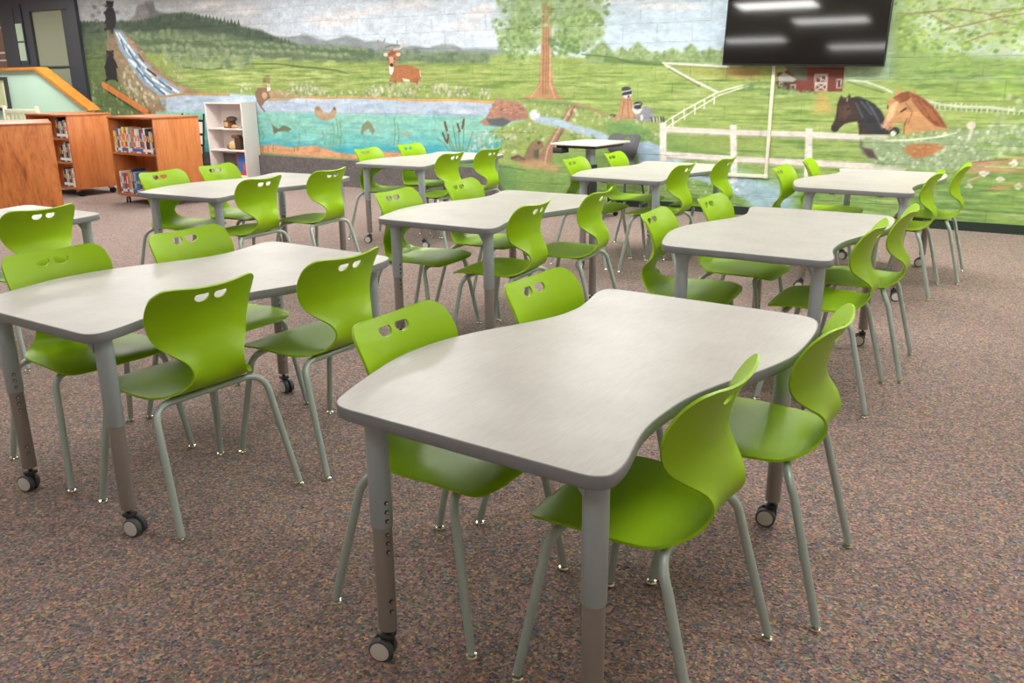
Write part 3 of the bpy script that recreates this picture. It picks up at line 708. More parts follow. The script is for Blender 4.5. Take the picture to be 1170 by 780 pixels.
["E",-7.22,1.8,0.094,0.051,[129,149,114],0.7],
["E",-7.24,1.83,0.059,0.025,[176,188,153],0.6],
["E",-7.18,1.81,0.035,0.019,[176,188,153],0.5],
["E",-7.1,1.77,0.143,0.083,[111,129,98],0.75],
["E",-7.1,1.8,0.136,0.073,[129,149,114],0.7],
["E",-7.11,1.83,0.086,0.037,[176,188,153],0.6],
["E",-7.06,1.8,0.05,0.028,[176,188,153],0.5],
["E",-6.92,1.78,0.114,0.066,[111,129,98],0.75],
["E",-6.92,1.81,0.109,0.059,[129,149,114],0.7],
["E",-6.93,1.83,0.069,0.029,[176,188,153],0.6],
["E",-6.88,1.81,0.04,0.022,[176,188,153],0.5],
["E",-6.78,1.78,0.105,0.061,[111,129,98],0.75],
["E",-6.78,1.81,0.1,0.054,[129,149,114],0.7],
["E",-6.79,1.84,0.063,0.027,[176,188,153],0.6],
["E",-6.74,1.81,0.036,0.02,[176,188,153],0.5],
["E",-6.66,1.74,0.109,0.064,[111,129,98],0.75],
["E",-6.65,1.77,0.103,0.057,[129,149,114],0.7],
["E",-6.67,1.79,0.066,0.028,[176,188,153],0.6],
["E",-6.61,1.77,0.038,0.021,[176,188,153],0.5],
["E",-6.52,1.74,0.139,0.082,[111,129,98],0.75],
["E",-6.52,1.76,0.132,0.072,[129,149,114],0.7],
["E",-6.53,1.79,0.083,0.036,[176,188,153],0.6],
["E",-6.48,1.77,0.048,0.027,[176,188,153],0.5],
["E",-6.35,1.75,0.1,0.059,[111,129,98],0.75],
["E",-6.34,1.77,0.095,0.053,[129,149,114],0.7],
["E",-6.36,1.8,0.06,0.026,[176,188,153],0.6],
["E",-6.3,1.78,0.035,0.02,[176,188,153],0.5],
["E",-6.22,1.73,0.112,0.067,[111,129,98],0.75],
["E",-6.22,1.75,0.106,0.059,[129,149,114],0.7],
["E",-6.24,1.78,0.068,0.03,[176,188,153],0.6],
["E",-6.18,1.75,0.039,0.022,[176,188,153],0.5],
["E",-6.08,1.75,0.102,0.061,[111,129,98],0.75],
["E",-6.08,1.77,0.096,0.054,[129,149,114],0.7],
["E",-6.09,1.8,0.061,0.027,[176,188,153],0.6],
["E",-6.04,1.78,0.035,0.02,[176,188,153],0.5],
["E",-5.96,1.72,0.109,0.066,[111,129,98],0.75],
["E",-5.96,1.74,0.104,0.059,[129,149,114],0.7],
["E",-5.97,1.77,0.066,0.029,[176,188,153],0.6],
["E",-5.92,1.75,0.038,0.022,[176,188,153],0.5],
["E",-5.82,1.75,0.107,0.065,[111,129,98],0.75],
["E",-5.82,1.77,0.103,0.058,[129,149,114],0.7],
["E",-5.83,1.8,0.064,0.029,[176,188,153],0.6],
["E",-5.78,1.77,0.038,0.022,[176,188,153],0.5],
["E",-5.68,1.75,0.115,0.07,[111,129,98],0.75],
["E",-5.68,1.77,0.108,0.062,[129,149,114],0.7],
["E",-5.7,1.8,0.069,0.031,[176,188,153],0.6],
["E",-5.64,1.78,0.04,0.023,[176,188,153],0.5],
["E",-5.54,1.73,0.096,0.059,[111,129,98],0.75],
["E",-5.54,1.75,0.091,0.052,[129,149,114],0.7],
["E",-5.56,1.78,0.057,0.026,[176,188,153],0.6],
["E",-5.5,1.76,0.033,0.019,[176,188,153],0.5],
["P",[-9.84,1.93,-8.41,1.9,-7.36,1.85,-6.2,1.76,-4.96,1.71,-3.37,1.65,-1.07,1.63,-1.07,1.09,-10.11,0.85],[147,169,93],0.03],
["P",[-9.8,2.07,-8.71,2.04,-8.56,1.22,-8.2,0.81,-10.13,0.77],[106,123,78],0.074],
["B",[-7.36,1.85,-1.07,1.61,-1.07,1.29,-7.46,1.3],650,0.068,0.189,[[163,182,107],[136,161,87],[181,194,126],[156,176,99],[125,150,83]],4,0.12,0.8],
["S",[-5.79,1.69,-5.17,1.68,-4.8,1.64,-4.5,1.62,-4.07,1.58,-3.76,1.51,-3.53,1.47],0.022,[92,115,71]],
["S",[-7.29,1.67,-6.61,1.61,-5.79,1.69],0.022,[92,115,71]],
["B",[-7.74,2.02,-6.37,1.92,-5.64,1.82,-5.76,1.6,-7.29,1.67,-7.58,1.8],300,0.032,0.08,[[131,151,114],[145,164,125],[107,131,99],[162,174,137]],5,0.8,0.8],
["B",[-9.76,2.21,-8.78,2.23,-8.41,1.9,-8.79,1.7,-9.79,1.93],180,0.037,0.091,[[83,99,77],[95,111,83],[108,122,91]],6,0.8,0.8],
["B",[-9.77,2.0,-8.95,1.98,-8.78,1.22,-8.28,0.97,-9.92,0.92],260,0.056,0.149,[[111,129,79],[92,110,67],[124,138,90],[102,120,75]],7,0.15,0.8],
["P",[-9.05,2.05,-8.71,2.23,-8.52,2.22,-8.25,2.03,-8.04,1.81,-7.82,1.65,-7.52,1.46,-7.17,1.36,-6.74,1.25,-6.88,1.17,-7.58,1.12,-7.83,0.92,-8.42,0.83,-8.75,1.36],[151,130,102],0.052],
["B",[-9.04,2.08,-8.37,2.11,-8.01,1.76,-7.16,1.3,-7.74,0.92,-8.47,1.08],260,0.026,0.07,[[174,141,120],[149,130,102],[184,156,134],[127,118,88],[132,132,92]],8,0.7,0.8],
["P",[-8.45,2.12,-8.34,2.03,-8.2,1.87,-7.94,1.65,-7.6,1.46,-7.17,1.32,-7.35,1.25,-7.75,1.36,-8.04,1.57,-8.3,1.82],[180,143,124],0.035],
["P",[-8.78,2.26,-8.6,2.25,-8.47,2.13,-8.43,2.01,-8.27,1.92,-8.21,1.8,-7.98,1.69,-7.92,1.57,-7.68,1.49,-7.49,1.4,-7.3,1.3,-7.11,1.23,-7.8,1.09,-7.93,1.28,-8.21,1.4,-8.35,1.55,-8.5,1.7,-8.58,1.82,-8.69,1.95,-8.74,2.1],[151,174,194],0.021],
["S",[-8.72,2.2,-8.59,2.0],0.043,[230,236,240]],
["S",[-8.65,2.2,-8.51,2.04],0.042,[230,236,240]],
["S",[-8.59,2.0,-8.42,1.85],0.043,[230,236,240]],
["S",[-8.47,2.01,-8.33,1.87],0.042,[230,236,240]],
["S",[-8.5,1.79,-8.32,1.72],0.042,[230,236,240]],
["S",[-8.42,1.74,-8.2,1.57],0.042,[230,236,240]],
["S",[-8.26,1.79,-8.07,1.65],0.042,[230,236,240]],
["S",[-8.26,1.57,-8.04,1.47],0.042,[230,236,240]],
["S",[-8.12,1.63,-7.93,1.52],0.042,[230,236,240]],
["S",[-8.11,1.47,-7.88,1.33],0.042,[230,236,240]],
["S",[-7.97,1.49,-7.7,1.38],0.042,[230,236,240]],
["S",[-7.79,1.33,-7.56,1.22],0.041,[230,236,240]],
["S",[-7.69,1.41,-7.38,1.28],0.041,[230,236,240]],
["S",[-7.68,1.25,-7.23,1.21],0.041,[230,236,240]],
["S",[-8.63,2.09,-8.57,1.96],0.039,[90,122,155]],
["S",[-8.38,1.82,-8.24,1.68],0.039,[90,122,155]],
["S",[-8.16,1.55,-7.95,1.41],0.038,[90,122,155]],
["S",[-7.95,1.38,-7.72,1.25],0.038,[90,122,155]],
["S",[-8.33,1.66,-8.19,1.52],0.039,[90,122,155]],
["S",[-7.81,1.46,-7.54,1.33],0.038,[90,122,155]],
["S",[-8.47,1.93,-8.38,1.82],0.039,[90,122,155]],
["E",-8.01,1.63,0.086,0.038,[194,157,134],0.8],
["E",-7.92,1.54,0.085,0.038,[194,157,134],0.8],
["E",-8.47,1.6,0.088,0.038,[194,157,134],0.8],
["E",-8.66,1.77,0.078,0.033,[194,157,134],0.8],
["E",-8.34,1.41,0.088,0.038,[194,157,134],0.8],
["E",-8.11,1.25,0.087,0.038,[194,157,134],0.8],
["E",-7.53,1.41,0.083,0.037,[194,157,134],0.8],
["E",-7.33,1.36,0.082,0.037,[194,157,134],0.8],
["E",-8.15,1.9,0.064,0.028,[194,157,134],0.8],
["E",-8.38,2.06,0.065,0.028,[194,157,134],0.8],
["S",[-8.07,1.64,-7.88,1.54],0.035,[64,68,75]],
["S",[-8.24,1.87,-8.13,1.76],0.028,[95,84,80]],
["B",[-8.73,1.66,-8.46,1.69,-8.2,1.36,-7.82,1.09,-8.61,0.97],150,0.018,0.045,[[206,204,178],[179,181,147],[151,151,109],[222,220,201]],9,1,0.8],
["B",[-7.68,1.81,-7.3,1.62,-7.13,1.42,-7.43,1.49],80,0.017,0.042,[[216,212,193],[181,181,147],[160,160,119]],10,1,0.8],
["B",[-9.77,1.5,-8.51,1.43,-8.06,0.97,-9.8,0.92],140,0.019,0.037,[[142,150,109],[195,198,177],[88,113,79]],11,1.2,0.8],
["S",[-8.8,2.84,-8.91,2.45,-8.95,2.07,-9.02,1.89],0.039,[149,130,121]],
["E",-9.27,2.49,0.069,0.04,[110,117,111],0.7],
["E",-9.2,2.41,0.069,0.04,[110,117,111],0.7],
["E",-9.1,2.54,0.068,0.04,[110,117,111],0.7],
["E",-9.19,2.62,0.068,0.04,[110,117,111],0.7],
["E",-9.07,2.35,0.068,0.04,[110,117,111],0.7],
["E",-9.17,2.32,0.069,0.04,[110,117,111],0.7],
["E",-8.91,2.64,0.067,0.039,[110,117,111],0.7],
["E",-8.63,2.52,0.066,0.039,[110,117,111],0.7],
["E",-8.79,2.64,0.088,0.055,[50,48,54],1.0],
["E",-8.85,2.68,0.031,0.018,[50,48,54],1.0],
["E",-8.71,2.67,0.031,0.018,[50,48,54],1.0],
["E",-8.88,2.62,0.04,0.017,[83,70,63],1.0],
["P",[-8.88,2.59,-8.72,2.59,-8.68,2.51,-8.68,2.4,-8.74,2.3,-8.85,2.25,-8.95,2.28,-8.96,2.34,-9.0,2.37,-8.94,2.42,-8.95,2.5],[50,48,54],0.011],
["S",[-8.84,2.55,-8.96,2.52],0.039,[50,48,54]],
["S",[-8.88,2.29,-9.0,2.27],0.043,[50,48,54]],
["S",[-8.79,2.3,-8.83,2.22],0.046,[50,48,54]],
["E",-8.96,1.88,0.096,0.058,[46,44,46],1.0],
["E",-9.02,1.93,0.032,0.019,[46,44,46],1.0],
["E",-8.88,1.93,0.032,0.019,[46,44,46],1.0],
["E",-9.05,1.87,0.041,0.019,[87,72,63],1.0],
["P",[-9.05,1.84,-8.89,1.84,-8.84,1.76,-8.85,1.65,-8.85,1.54,-8.88,1.48,-9.11,1.48,-9.14,1.55,-9.14,1.67,-9.1,1.76],[46,44,46],0.011],
["S",[-9.05,1.77,-9.14,1.68],0.04,[46,44,46]],
["S",[-8.86,1.77,-8.82,1.68],0.04,[46,44,46]],
["S",[-9.09,1.5,-9.16,1.47],0.045,[46,44,46]],
["S",[-8.93,1.5,-8.86,1.47],0.044,[46,44,46]],
["P",[-7.69,1.2,-7.16,1.25,-6.24,1.27,-5.54,1.23,-4.67,1.21,-3.25,1.21,-2.38,1.2,-1.55,1.17,-1.07,1.15,-1.07,0.98,-7.76,0.81],[177,198,218],0.014],
["B",[-7.59,1.2,-5.54,1.22,-1.58,1.16,-1.58,1.03,-7.63,0.98],260,0.086,0.229,[[197,212,229],[161,184,208],[207,216,227],[185,200,220]],12,0.14,0.6],
["P",[-7.99,0.98,-5.57,1.01,-3.26,1.0,-1.07,1.0,-1.08,0.3,-8.19,-0.04],[143,203,188],0.021],
["P",[-8.05,0.67,-5.61,0.75,-3.28,0.76,-1.08,0.81,-1.08,0.3,-8.19,-0.04],[116,197,193],0.057],
["P",[-8.09,0.47,-5.62,0.6,-3.92,0.57,-1.08,0.68,-1.08,0.3,-8.19,-0.04],[75,174,193],0.043],
["B",[-7.53,0.95,-1.58,0.99,-1.59,0.58,-6.02,0.46],330,0.084,0.251,[[156,210,194],[128,203,197],[170,217,205],[101,188,196],[140,203,179]],13,0.12,0.55],
["P",[-8.02,0.81,-6.81,0.83,-6.8,0.4,-8.11,0.36],[113,185,171],0.104],
["P",[-5.92,0.49,-5.45,0.54,-5.1,0.51,-4.83,0.53,-4.58,0.55,-4.34,0.51,-4.17,0.47,-3.92,0.45,-3.45,0.51,-3.07,0.51,-2.41,0.46,-2.43,0.06,-5.98,0.06],[223,167,126],0.014],
["B",[-5.82,0.5,-4.58,0.53,-3.93,0.44,-3.07,0.48,-3.15,0.39,-5.83,0.44],90,0.043,0.101,[[233,185,149],[203,147,104],[216,157,116]],14,0.3,0.8],
["S",[-5.64,0.51,-5.64,0.43],0.013,[129,120,83]],
["S",[-5.53,0.51,-5.53,0.43],0.012,[129,120,83]],
["S",[-5.42,0.52,-5.42,0.44],0.012,[129,120,83]],
["S",[-4.99,0.53,-4.99,0.45],0.012,[129,120,83]],
["S",[-4.92,0.53,-4.92,0.46],0.012,[129,120,83]],
["P",[-5.93,0.41,-4.93,0.39,-3.93,0.39,-2.85,0.4,-1.59,0.43,-1.08,0.41,-1.08,-0.03,-5.99,-0.0],[116,155,92],0.014],
["S",[-7.95,1.2,-7.26,1.26,-6.24,1.25],0.037,[188,150,108]],
["S",[-5.37,1.22,-4.84,1.23,-4.42,1.21,-3.86,1.23,-3.25,1.21,-2.67,1.19,-2.11,1.2,-1.51,1.17],0.032,[217,167,114]],
["P",[-5.54,1.23,-5.44,1.3,-5.18,1.32,-4.92,1.28,-4.76,1.23,-5.02,1.18,-5.41,1.16],[184,160,127],0.015],
["B",[-4.97,1.43,-4.5,1.43,-4.52,1.28,-4.99,1.28],60,0.012,0.035,[[222,220,205],[205,196,191],[142,163,114],[174,184,147],[125,148,103]],20,1,0.8],
["B",[-4.72,1.38,-4.33,1.38,-4.34,1.26,-4.74,1.26],60,0.011,0.034,[[222,220,205],[205,196,191],[142,163,114],[174,184,147],[125,148,103]],21,1,0.8],
["B",[-3.57,1.38,-3.27,1.38,-3.28,1.24,-3.58,1.24],60,0.011,0.032,[[222,220,205],[205,196,191],[142,163,114],[174,184,147],[125,148,103]],22,1,0.8],
["B",[-3.12,1.36,-2.71,1.36,-2.72,1.23,-3.13,1.23],60,0.01,0.031,[[222,220,205],[205,196,191],[142,163,114],[174,184,147],[125,148,103]],23,1,0.8],
["B",[-2.47,1.41,-2.14,1.41,-2.15,1.25,-2.48,1.25],60,0.01,0.03,[[222,220,205],[205,196,191],[142,163,114],[174,184,147],[125,148,103]],24,1,0.8],
["B",[-2.1,1.36,-1.89,1.36,-1.89,1.26,-2.11,1.25],60,0.01,0.029,[[222,220,205],[205,196,191],[142,163,114],[174,184,147],[125,148,103]],25,1,0.8],
["B",[-1.76,1.37,-1.5,1.37,-1.5,1.25,-1.76,1.25],60,0.009,0.028,[[222,220,205],[205,196,191],[142,163,114],[174,184,147],[125,148,103]],26,1,0.8],
["B",[-5.97,1.43,-5.61,1.43,-5.63,1.28,-5.99,1.28],60,0.012,0.037,[[222,220,205],[205,196,191],[142,163,114],[174,184,147],[125,148,103]],27,1,0.8],
["B",[-5.18,1.31,-1.58,1.29,-1.58,1.23,-5.19,1.23],260,0.009,0.026,[[140,164,101],[116,142,86],[180,188,147],[210,206,191]],30,1.2,0.8],
["P",[-5.47,1.51,-5.4,1.53,-5.35,1.5,-5.37,1.44,-5.35,1.35,-5.41,1.28,-5.38,1.21,-5.5,1.16,-5.58,1.08,-5.53,1.03,-5.6,1.08,-5.66,1.16,-5.7,1.25,-5.63,1.35,-5.52,1.42],[138,108,86],0.008],
["P",[-5.43,1.43,-5.36,1.4,-5.37,1.31,-5.44,1.3],[231,220,211],0.008],
["E",-5.5,1.24,0.054,0.05,[198,172,142],1.0],
["E",-5.42,1.5,0.053,0.018,[95,72,61],1.0],
["S",[-5.66,1.17,-5.6,1.08,-5.53,1.02],0.025,[128,100,82]],
["P",[-4.54,1.07,-4.47,1.1,-4.41,1.07,-4.36,1.01,-4.26,1.0,-4.19,1.07,-4.13,1.08,-4.12,1.02,-4.17,0.95,-4.31,0.9,-4.44,0.91,-4.53,0.98],[184,156,125],0.008],
["E",-4.47,1.07,0.05,0.03,[166,132,103],1.0],
["E",-4.16,1.07,0.024,0.024,[119,100,85],1.0],
["P",[-5.41,0.84,-5.36,0.81,-5.28,0.77,-5.17,0.82,-5.06,0.8,-5.01,0.77,-5.09,0.73,-5.16,0.74,-5.28,0.73,-5.38,0.69,-5.39,0.76],[118,123,95],0.009],
["P",[-3.71,0.75,-3.67,0.85,-3.57,0.92,-3.5,0.87,-3.46,0.78,-3.5,0.72,-3.56,0.81,-3.65,0.77,-3.68,0.7],[140,144,115],0.008],
["P",[-3.01,0.76,-2.89,0.79,-2.8,0.76,-2.89,0.72,-2.98,0.72],[149,172,158],0.01],
["S",[-4.14,0.93,-4.12,0.76,-4.17,0.58],0.016,[118,162,126]],
["S",[-4.21,0.88,-4.19,0.72,-4.24,0.56],0.016,[118,162,126]],
["S",[-4.08,0.88,-4.06,0.71,-4.11,0.55],0.016,[118,162,126]],
["S",[-3.11,0.97,-3.1,0.77,-3.14,0.58],0.015,[118,162,126]],
["S",[-3.06,0.9,-3.04,0.73,-3.08,0.55],0.015,[118,162,126]],
["S",[-4.88,0.74,-4.86,0.65,-4.9,0.54],0.016,[118,162,126]],
["S",[-4.42,0.76,-4.39,0.69,-4.43,0.63],0.016,[118,162,126]],
["S",[-5.61,0.73,-5.58,0.66,-5.62,0.6],0.017,[118,162,126]],
["B",[-4.39,0.73,-3.98,0.77,-4.0,0.57,-4.41,0.56],40,0.011,0.029,[[118,165,126],[136,177,136]],40,1,0.8],
["P",[-1.75,0.93,-1.64,0.99,-1.55,1.12,-1.49,1.23,-1.4,1.3,-1.3,1.31,-1.2,1.25,-1.12,1.17,-1.04,1.06,-1.02,0.98,-1.26,0.95,-1.39,0.89,-1.65,0.89],[174,131,114],0.012],
["B",[-1.58,1.1,-1.39,1.31,-1.2,1.25,-1.04,1.04,-1.07,0.98,-1.61,0.97],160,0.009,0.028,[[204,161,142],[148,105,88],[185,141,122],[126,93,78],[197,151,113]],41,0.5,0.8],
["P",[-1.64,0.97,-1.39,0.99,-1.28,0.95,-1.38,0.88,-1.58,0.89],[96,104,108],0.012],
["P",[-1.57,1.74,-0.83,1.73,-0.03,1.66,0.72,1.61,1.51,1.56,2.06,1.52,2.59,1.42,4.4,1.42,4.69,-0.49,-1.09,-1.17,-1.08,0.24,-1.21,0.4,-1.59,0.43,-1.39,0.72,-1.59,0.82,-1.01,0.99,-1.07,1.17,-1.58,1.23],[154,176,101],0.021],
["P",[-1.21,0.46,0.11,0.71,0.75,0.88,2.16,0.32,4.52,0.65,4.69,-0.49,-1.09,-1.17],[132,165,94],0.097],
["B",[-1.51,1.7,1.41,1.53,2.94,1.26,4.23,1.19,4.27,0.88,0.75,0.92,-0.95,1.17],900,0.054,0.181,[[169,188,114],[140,167,90],[185,197,133],[126,154,82],[160,182,105]],50,0.1,0.7],
["B",[-1.08,0.3,0.77,0.54,2.11,0.91,4.38,0.64,4.46,0.06,2.18,0.03,-0.58,0.04],700,0.056,0.186,[[119,157,86],[144,176,105],[164,189,123],[106,143,78],[135,168,99]],51,0.1,0.7],
["B",[-1.07,1.6,1.42,1.49,2.94,1.25,4.24,1.14,4.26,0.99,2.85,0.92,0.74,0.97,-0.59,1.17],420,0.08,0.231,[[111,143,70],[189,203,138],[172,191,117],[122,152,80]],52,0.07,0.75],
["B",[-0.83,0.31,0.77,0.49,2.12,0.82,2.86,0.84,2.88,0.58,4.4,0.52,4.46,0.09,2.18,0.07,-0.34,0.1],420,0.082,0.237,[[92,135,65],[182,197,134],[157,182,111],[106,144,73]],53,0.07,0.75],
["B",[-7.3,1.62,-3.52,1.6,-1.57,1.58,-1.07,1.35,-7.35,1.36],260,0.108,0.298,[[115,145,74],[192,203,137],[176,190,119]],54,0.08,0.7],
["P",[-0.25,1.62,-0.23,1.72,-0.1,1.83,-0.06,1.87,-0.01,1.83,0.11,1.71,0.14,1.6],[141,166,114],0.02],
["B",[-0.25,1.74,-0.06,1.85,0.13,1.73,0.14,1.61,-0.25,1.62],50,0.01,0.033,[[156,178,127],[130,155,103],[173,191,142],[118,145,95]],60,1,0.8],
["P",[0.08,1.62,0.1,1.71,0.15,1.75,0.2,1.79,0.25,1.75,0.29,1.71,0.32,1.6],[141,166,114],0.02],
["B",[0.08,1.73,0.2,1.77,0.32,1.73,0.32,1.6,0.08,1.62],50,0.01,0.032,[[156,178,127],[130,155,103],[173,191,142],[118,145,95]],61,1,0.8],
["P",[0.24,1.62,0.26,1.71,0.34,1.8,0.38,1.84,0.43,1.8,0.51,1.71,0.53,1.59],[141,166,114],0.02],
["B",[0.24,1.73,0.38,1.82,0.53,1.72,0.53,1.6,0.24,1.62],50,0.01,0.032,[[156,178,127],[130,155,103],[173,191,142],[118,145,95]],62,1,0.8],
["P",[0.51,1.61,0.53,1.7,0.58,1.7,0.62,1.74,0.67,1.7,0.71,1.7,0.74,1.59],[141,166,114],0.02],
["B",[0.51,1.72,0.62,1.72,0.73,1.72,0.74,1.6,0.51,1.61],50,0.01,0.031,[[156,178,127],[130,155,103],[173,191,142],[118,145,95]],63,1,0.8],
["P",[0.7,1.61,0.71,1.7,0.75,1.74,0.79,1.77,0.84,1.74,0.88,1.7,0.9,1.59],[141,166,114],0.019],
["B",[0.69,1.72,0.79,1.75,0.89,1.72,0.9,1.6,0.7,1.61],50,0.01,0.031,[[156,178,127],[130,155,103],[173,191,142],[118,145,95]],64,1,0.8],
["P",[0.88,1.61,0.9,1.7,0.96,1.77,1.0,1.8,1.05,1.77,1.11,1.69,1.14,1.58],[141,166,114],0.019],
["B",[0.87,1.72,1.0,1.79,1.13,1.71,1.14,1.59,0.88,1.61],50,0.01,0.03,[[156,178,127],[130,155,103],[173,191,142],[118,145,95]],65,1,0.8],
["P",[1.12,1.6,1.13,1.69,1.18,1.73,1.22,1.76,1.27,1.73,1.31,1.69,1.33,1.58],[141,166,114],0.019],
["B",[1.11,1.71,1.22,1.75,1.32,1.71,1.33,1.59,1.12,1.6],50,0.009,0.03,[[156,178,127],[130,155,103],[173,191,142],[118,145,95]],66,1,0.8],
["P",[1.29,1.6,1.31,1.69,1.34,1.74,1.38,1.78,1.43,1.74,1.46,1.69,1.49,1.58],[141,166,114],0.018],
["B",[1.29,1.71,1.38,1.76,1.48,1.7,1.49,1.59,1.29,1.6],50,0.009,0.029,[[156,178,127],[130,155,103],[173,191,142],[118,145,95]],67,1,0.8],
["P",[-0.03,1.68,0.72,1.61,0.72,1.57,-0.03,1.63],[113,141,85],0.01],
["S",[-0.31,1.72,0.08,1.68,0.35,1.61,0.72,1.59],0.015,[92,118,74]],
["P",[0.72,1.59,1.46,1.56,2.06,1.54,1.98,1.44,1.51,1.42,1.02,1.5],[164,173,96],0.028],
["P",[1.41,1.55,1.79,1.54,1.7,1.44,1.47,1.46],[178,150,100],0.027],
["S",[0.69,1.61,1.02,1.59,1.43,1.56],0.017,[230,230,223]],
["S",[0.69,1.58,1.43,1.54],0.009,[134,143,109]],
["S",[0.72,1.59,0.93,1.48,1.13,1.39,1.33,1.3],0.025,[225,225,216]],
["S",[0.76,1.55,1.13,1.36],0.01,[105,114,80]],
["S",[0.71,0.96,1.04,1.15,1.33,1.3,1.67,1.39],0.014,[234,234,227]],
["S",[0.72,0.89,1.05,1.09,1.35,1.27,1.67,1.37],0.011,[234,234,227]],
["S",[0.83,1.04,0.84,0.93],0.014,[236,236,229]],
["S",[0.96,1.12,0.97,1.01],0.014,[236,236,229]],
["S",[1.08,1.17,1.09,1.07],0.014,[236,236,229]],
["S",[1.19,1.23,1.19,1.13],0.013,[236,236,229]],
["S",[1.29,1.28,1.3,1.18],0.013,[236,236,229]],
["P",[-0.85,2.71,-0.69,2.7,-0.71,2.04,-0.72,1.65,-0.69,1.4,-0.61,1.25,-0.5,1.19,-0.71,1.21,-0.88,1.23,-1.05,1.21,-1.12,1.23,-0.93,1.29,-0.88,1.43,-0.85,1.75],[183,141,107],0.009],
["S",[-0.82,2.52,-0.82,1.75,-0.83,1.27],0.012,[158,117,87]],
["S",[-0.79,2.52,-0.78,1.75,-0.79,1.27],0.012,[158,117,87]],
["S",[-0.75,2.52,-0.75,1.75,-0.76,1.27],0.012,[158,117,87]],
["S",[-0.73,2.14,-0.73,1.39,-0.66,1.23],0.015,[212,173,143]],
["S",[-0.84,2.24,-0.85,1.4,-1.0,1.23],0.013,[211,161,127]],
["E",-1.14,2.25,0.315,0.255,[133,162,103],0.7],
["E",-0.37,2.2,0.381,0.282,[133,162,103],0.7],
["E",-1.19,1.9,0.268,0.2,[133,162,103],0.7],
["E",-0.37,1.89,0.316,0.171,[133,162,103],0.7],
["E",-0.77,2.38,0.464,0.19,[133,162,103],0.7],
["E",-1.07,2.05,0.266,0.238,[133,162,103],0.7],
["E",-0.48,2.03,0.274,0.25,[133,162,103],0.7],
["B",[-1.25,2.55,-1.48,2.36,-1.34,2.22,-1.56,2.09,-1.39,1.96,-1.54,1.84,-1.29,1.72,-0.89,1.69,-0.85,2.04,-0.69,2.04,-0.67,1.69,-0.37,1.72,-0.1,1.83,-0.01,1.98,-0.13,2.11,0.03,2.22,-0.05,2.48],520,0.013,0.045,[[141,169,104],[124,154,91],[164,188,128],[102,136,79],[178,197,146]],70,0.8,0.8],
["B",[-1.49,2.01,-1.19,2.12,-0.85,2.14,-0.88,1.75,-1.12,1.61,-1.39,1.74],240,0.013,0.047,[[141,169,104],[124,154,91],[164,188,128],[102,136,79],[178,197,146]],71,0.8,0.8],
["B",[-0.69,2.13,0.02,2.2,-0.03,1.87,-0.59,1.69],260,0.012,0.044,[[141,169,104],[124,154,91],[164,188,128],[102,136,79],[178,197,146]],72,0.8,0.8],
["B",[-0.74,1.94,-0.37,1.89,-0.34,1.74,-0.71,1.69],120,0.016,0.037,[[110,141,86],[96,128,78],[131,160,100]],74,0.8,0.8],
["B",[-0.85,2.52,-0.69,2.52,-0.69,2.06,-0.85,2.06],26,0.016,0.032,[[150,175,118],[173,192,142]],75,0.8,0.8],
["P",[-1.17,1.22,-0.47,1.19,-0.01,1.07,-0.59,1.13,-1.07,1.18],[124,151,92],0.022],
["S",[-0.41,1.17,-0.22,1.13,0.01,1.04,0.28,1.0],0.025,[174,140,107]],
["P",[-0.5,1.11,-0.4,1.16,-0.36,1.13,-0.49,0.91,-0.66,0.66,-0.73,0.44,-0.88,0.39,-0.9,0.54,-0.78,0.69,-0.59,0.95],[164,130,106],0.009],
["S",[-0.45,1.11,-0.59,0.89,-0.76,0.63,-0.8,0.44],0.018,[202,176,150]],
["S",[-0.4,1.13,-0.52,0.91,-0.68,0.65],0.011,[118,90,74]],
["P",[-1.28,0.48,-1.2,0.53,-1.1,0.51,-1.05,0.62,-0.98,0.71,-0.9,0.74,-0.83,0.71,-0.81,0.65,-0.88,0.61,-0.88,0.48,-0.95,0.46,-1.08,0.43,-1.21,0.47],[141,118,96],0.008],
["P",[-0.96,0.6,-0.88,0.63,-0.89,0.48,-0.95,0.47],[103,96,81],0.011],
["E",-0.88,0.7,0.025,0.021,[89,74,67],1.0],
["S",[-1.27,0.5,-1.18,0.53,-1.09,0.49],0.035,[115,88,79]],
["P",[-1.21,0.44,-0.93,0.5,-0.58,0.43,-0.63,0.36,-1.08,0.39],[194,164,120],0.029],
["S",[-1.39,0.39,-1.08,0.36],0.014,[95,126,71]],
["P",[0.19,1.25,0.33,1.25,0.34,1.18,0.36,1.08,0.43,1.0,0.28,1.01,0.14,0.98,0.05,1.0,0.16,1.06,0.19,1.16],[193,149,117],0.006],
["S",[0.24,1.21,0.21,1.0],0.01,[155,113,85]],
["S",[0.28,1.22,0.3,1.01],0.01,[155,113,85]],
["S",[0.31,1.22,0.38,1.0],0.01,[155,113,85]],
["E",0.1,1.04,0.044,0.02,[92,106,70],1.0],
["E",0.27,1.29,0.065,0.058,[225,225,221],1.0],
["E",0.26,1.33,0.059,0.031,[70,72,76],1.0],
["P",[0.21,1.3,0.33,1.32,0.33,1.28,0.28,1.27,0.21,1.26],[56,58,65],0.004],
["S",[0.21,1.3,0.32,1.32],0.009,[210,212,214]],
["E",0.29,1.25,0.011,0.019,[90,90,96],1.0],
["P",[0.4,1.04,0.44,1.12,0.51,1.15,0.57,1.12,0.61,1.04,0.59,0.98,0.45,0.97,0.36,0.99],[142,144,153],0.006],
["E",0.4,1.12,0.059,0.062,[222,222,220],1.0],
["E",0.41,1.17,0.054,0.027,[60,62,66],1.0],
["P",[0.36,1.15,0.45,1.16,0.45,1.12,0.4,1.11,0.36,1.12],[56,58,64],0.004],
["S",[0.37,1.16,0.44,1.17],0.008,[206,208,210]],
["E",0.46,1.02,0.016,0.039,[216,218,218],1.0],
["S",[0.58,1.02,0.59,0.98],0.015,[62,64,66]],
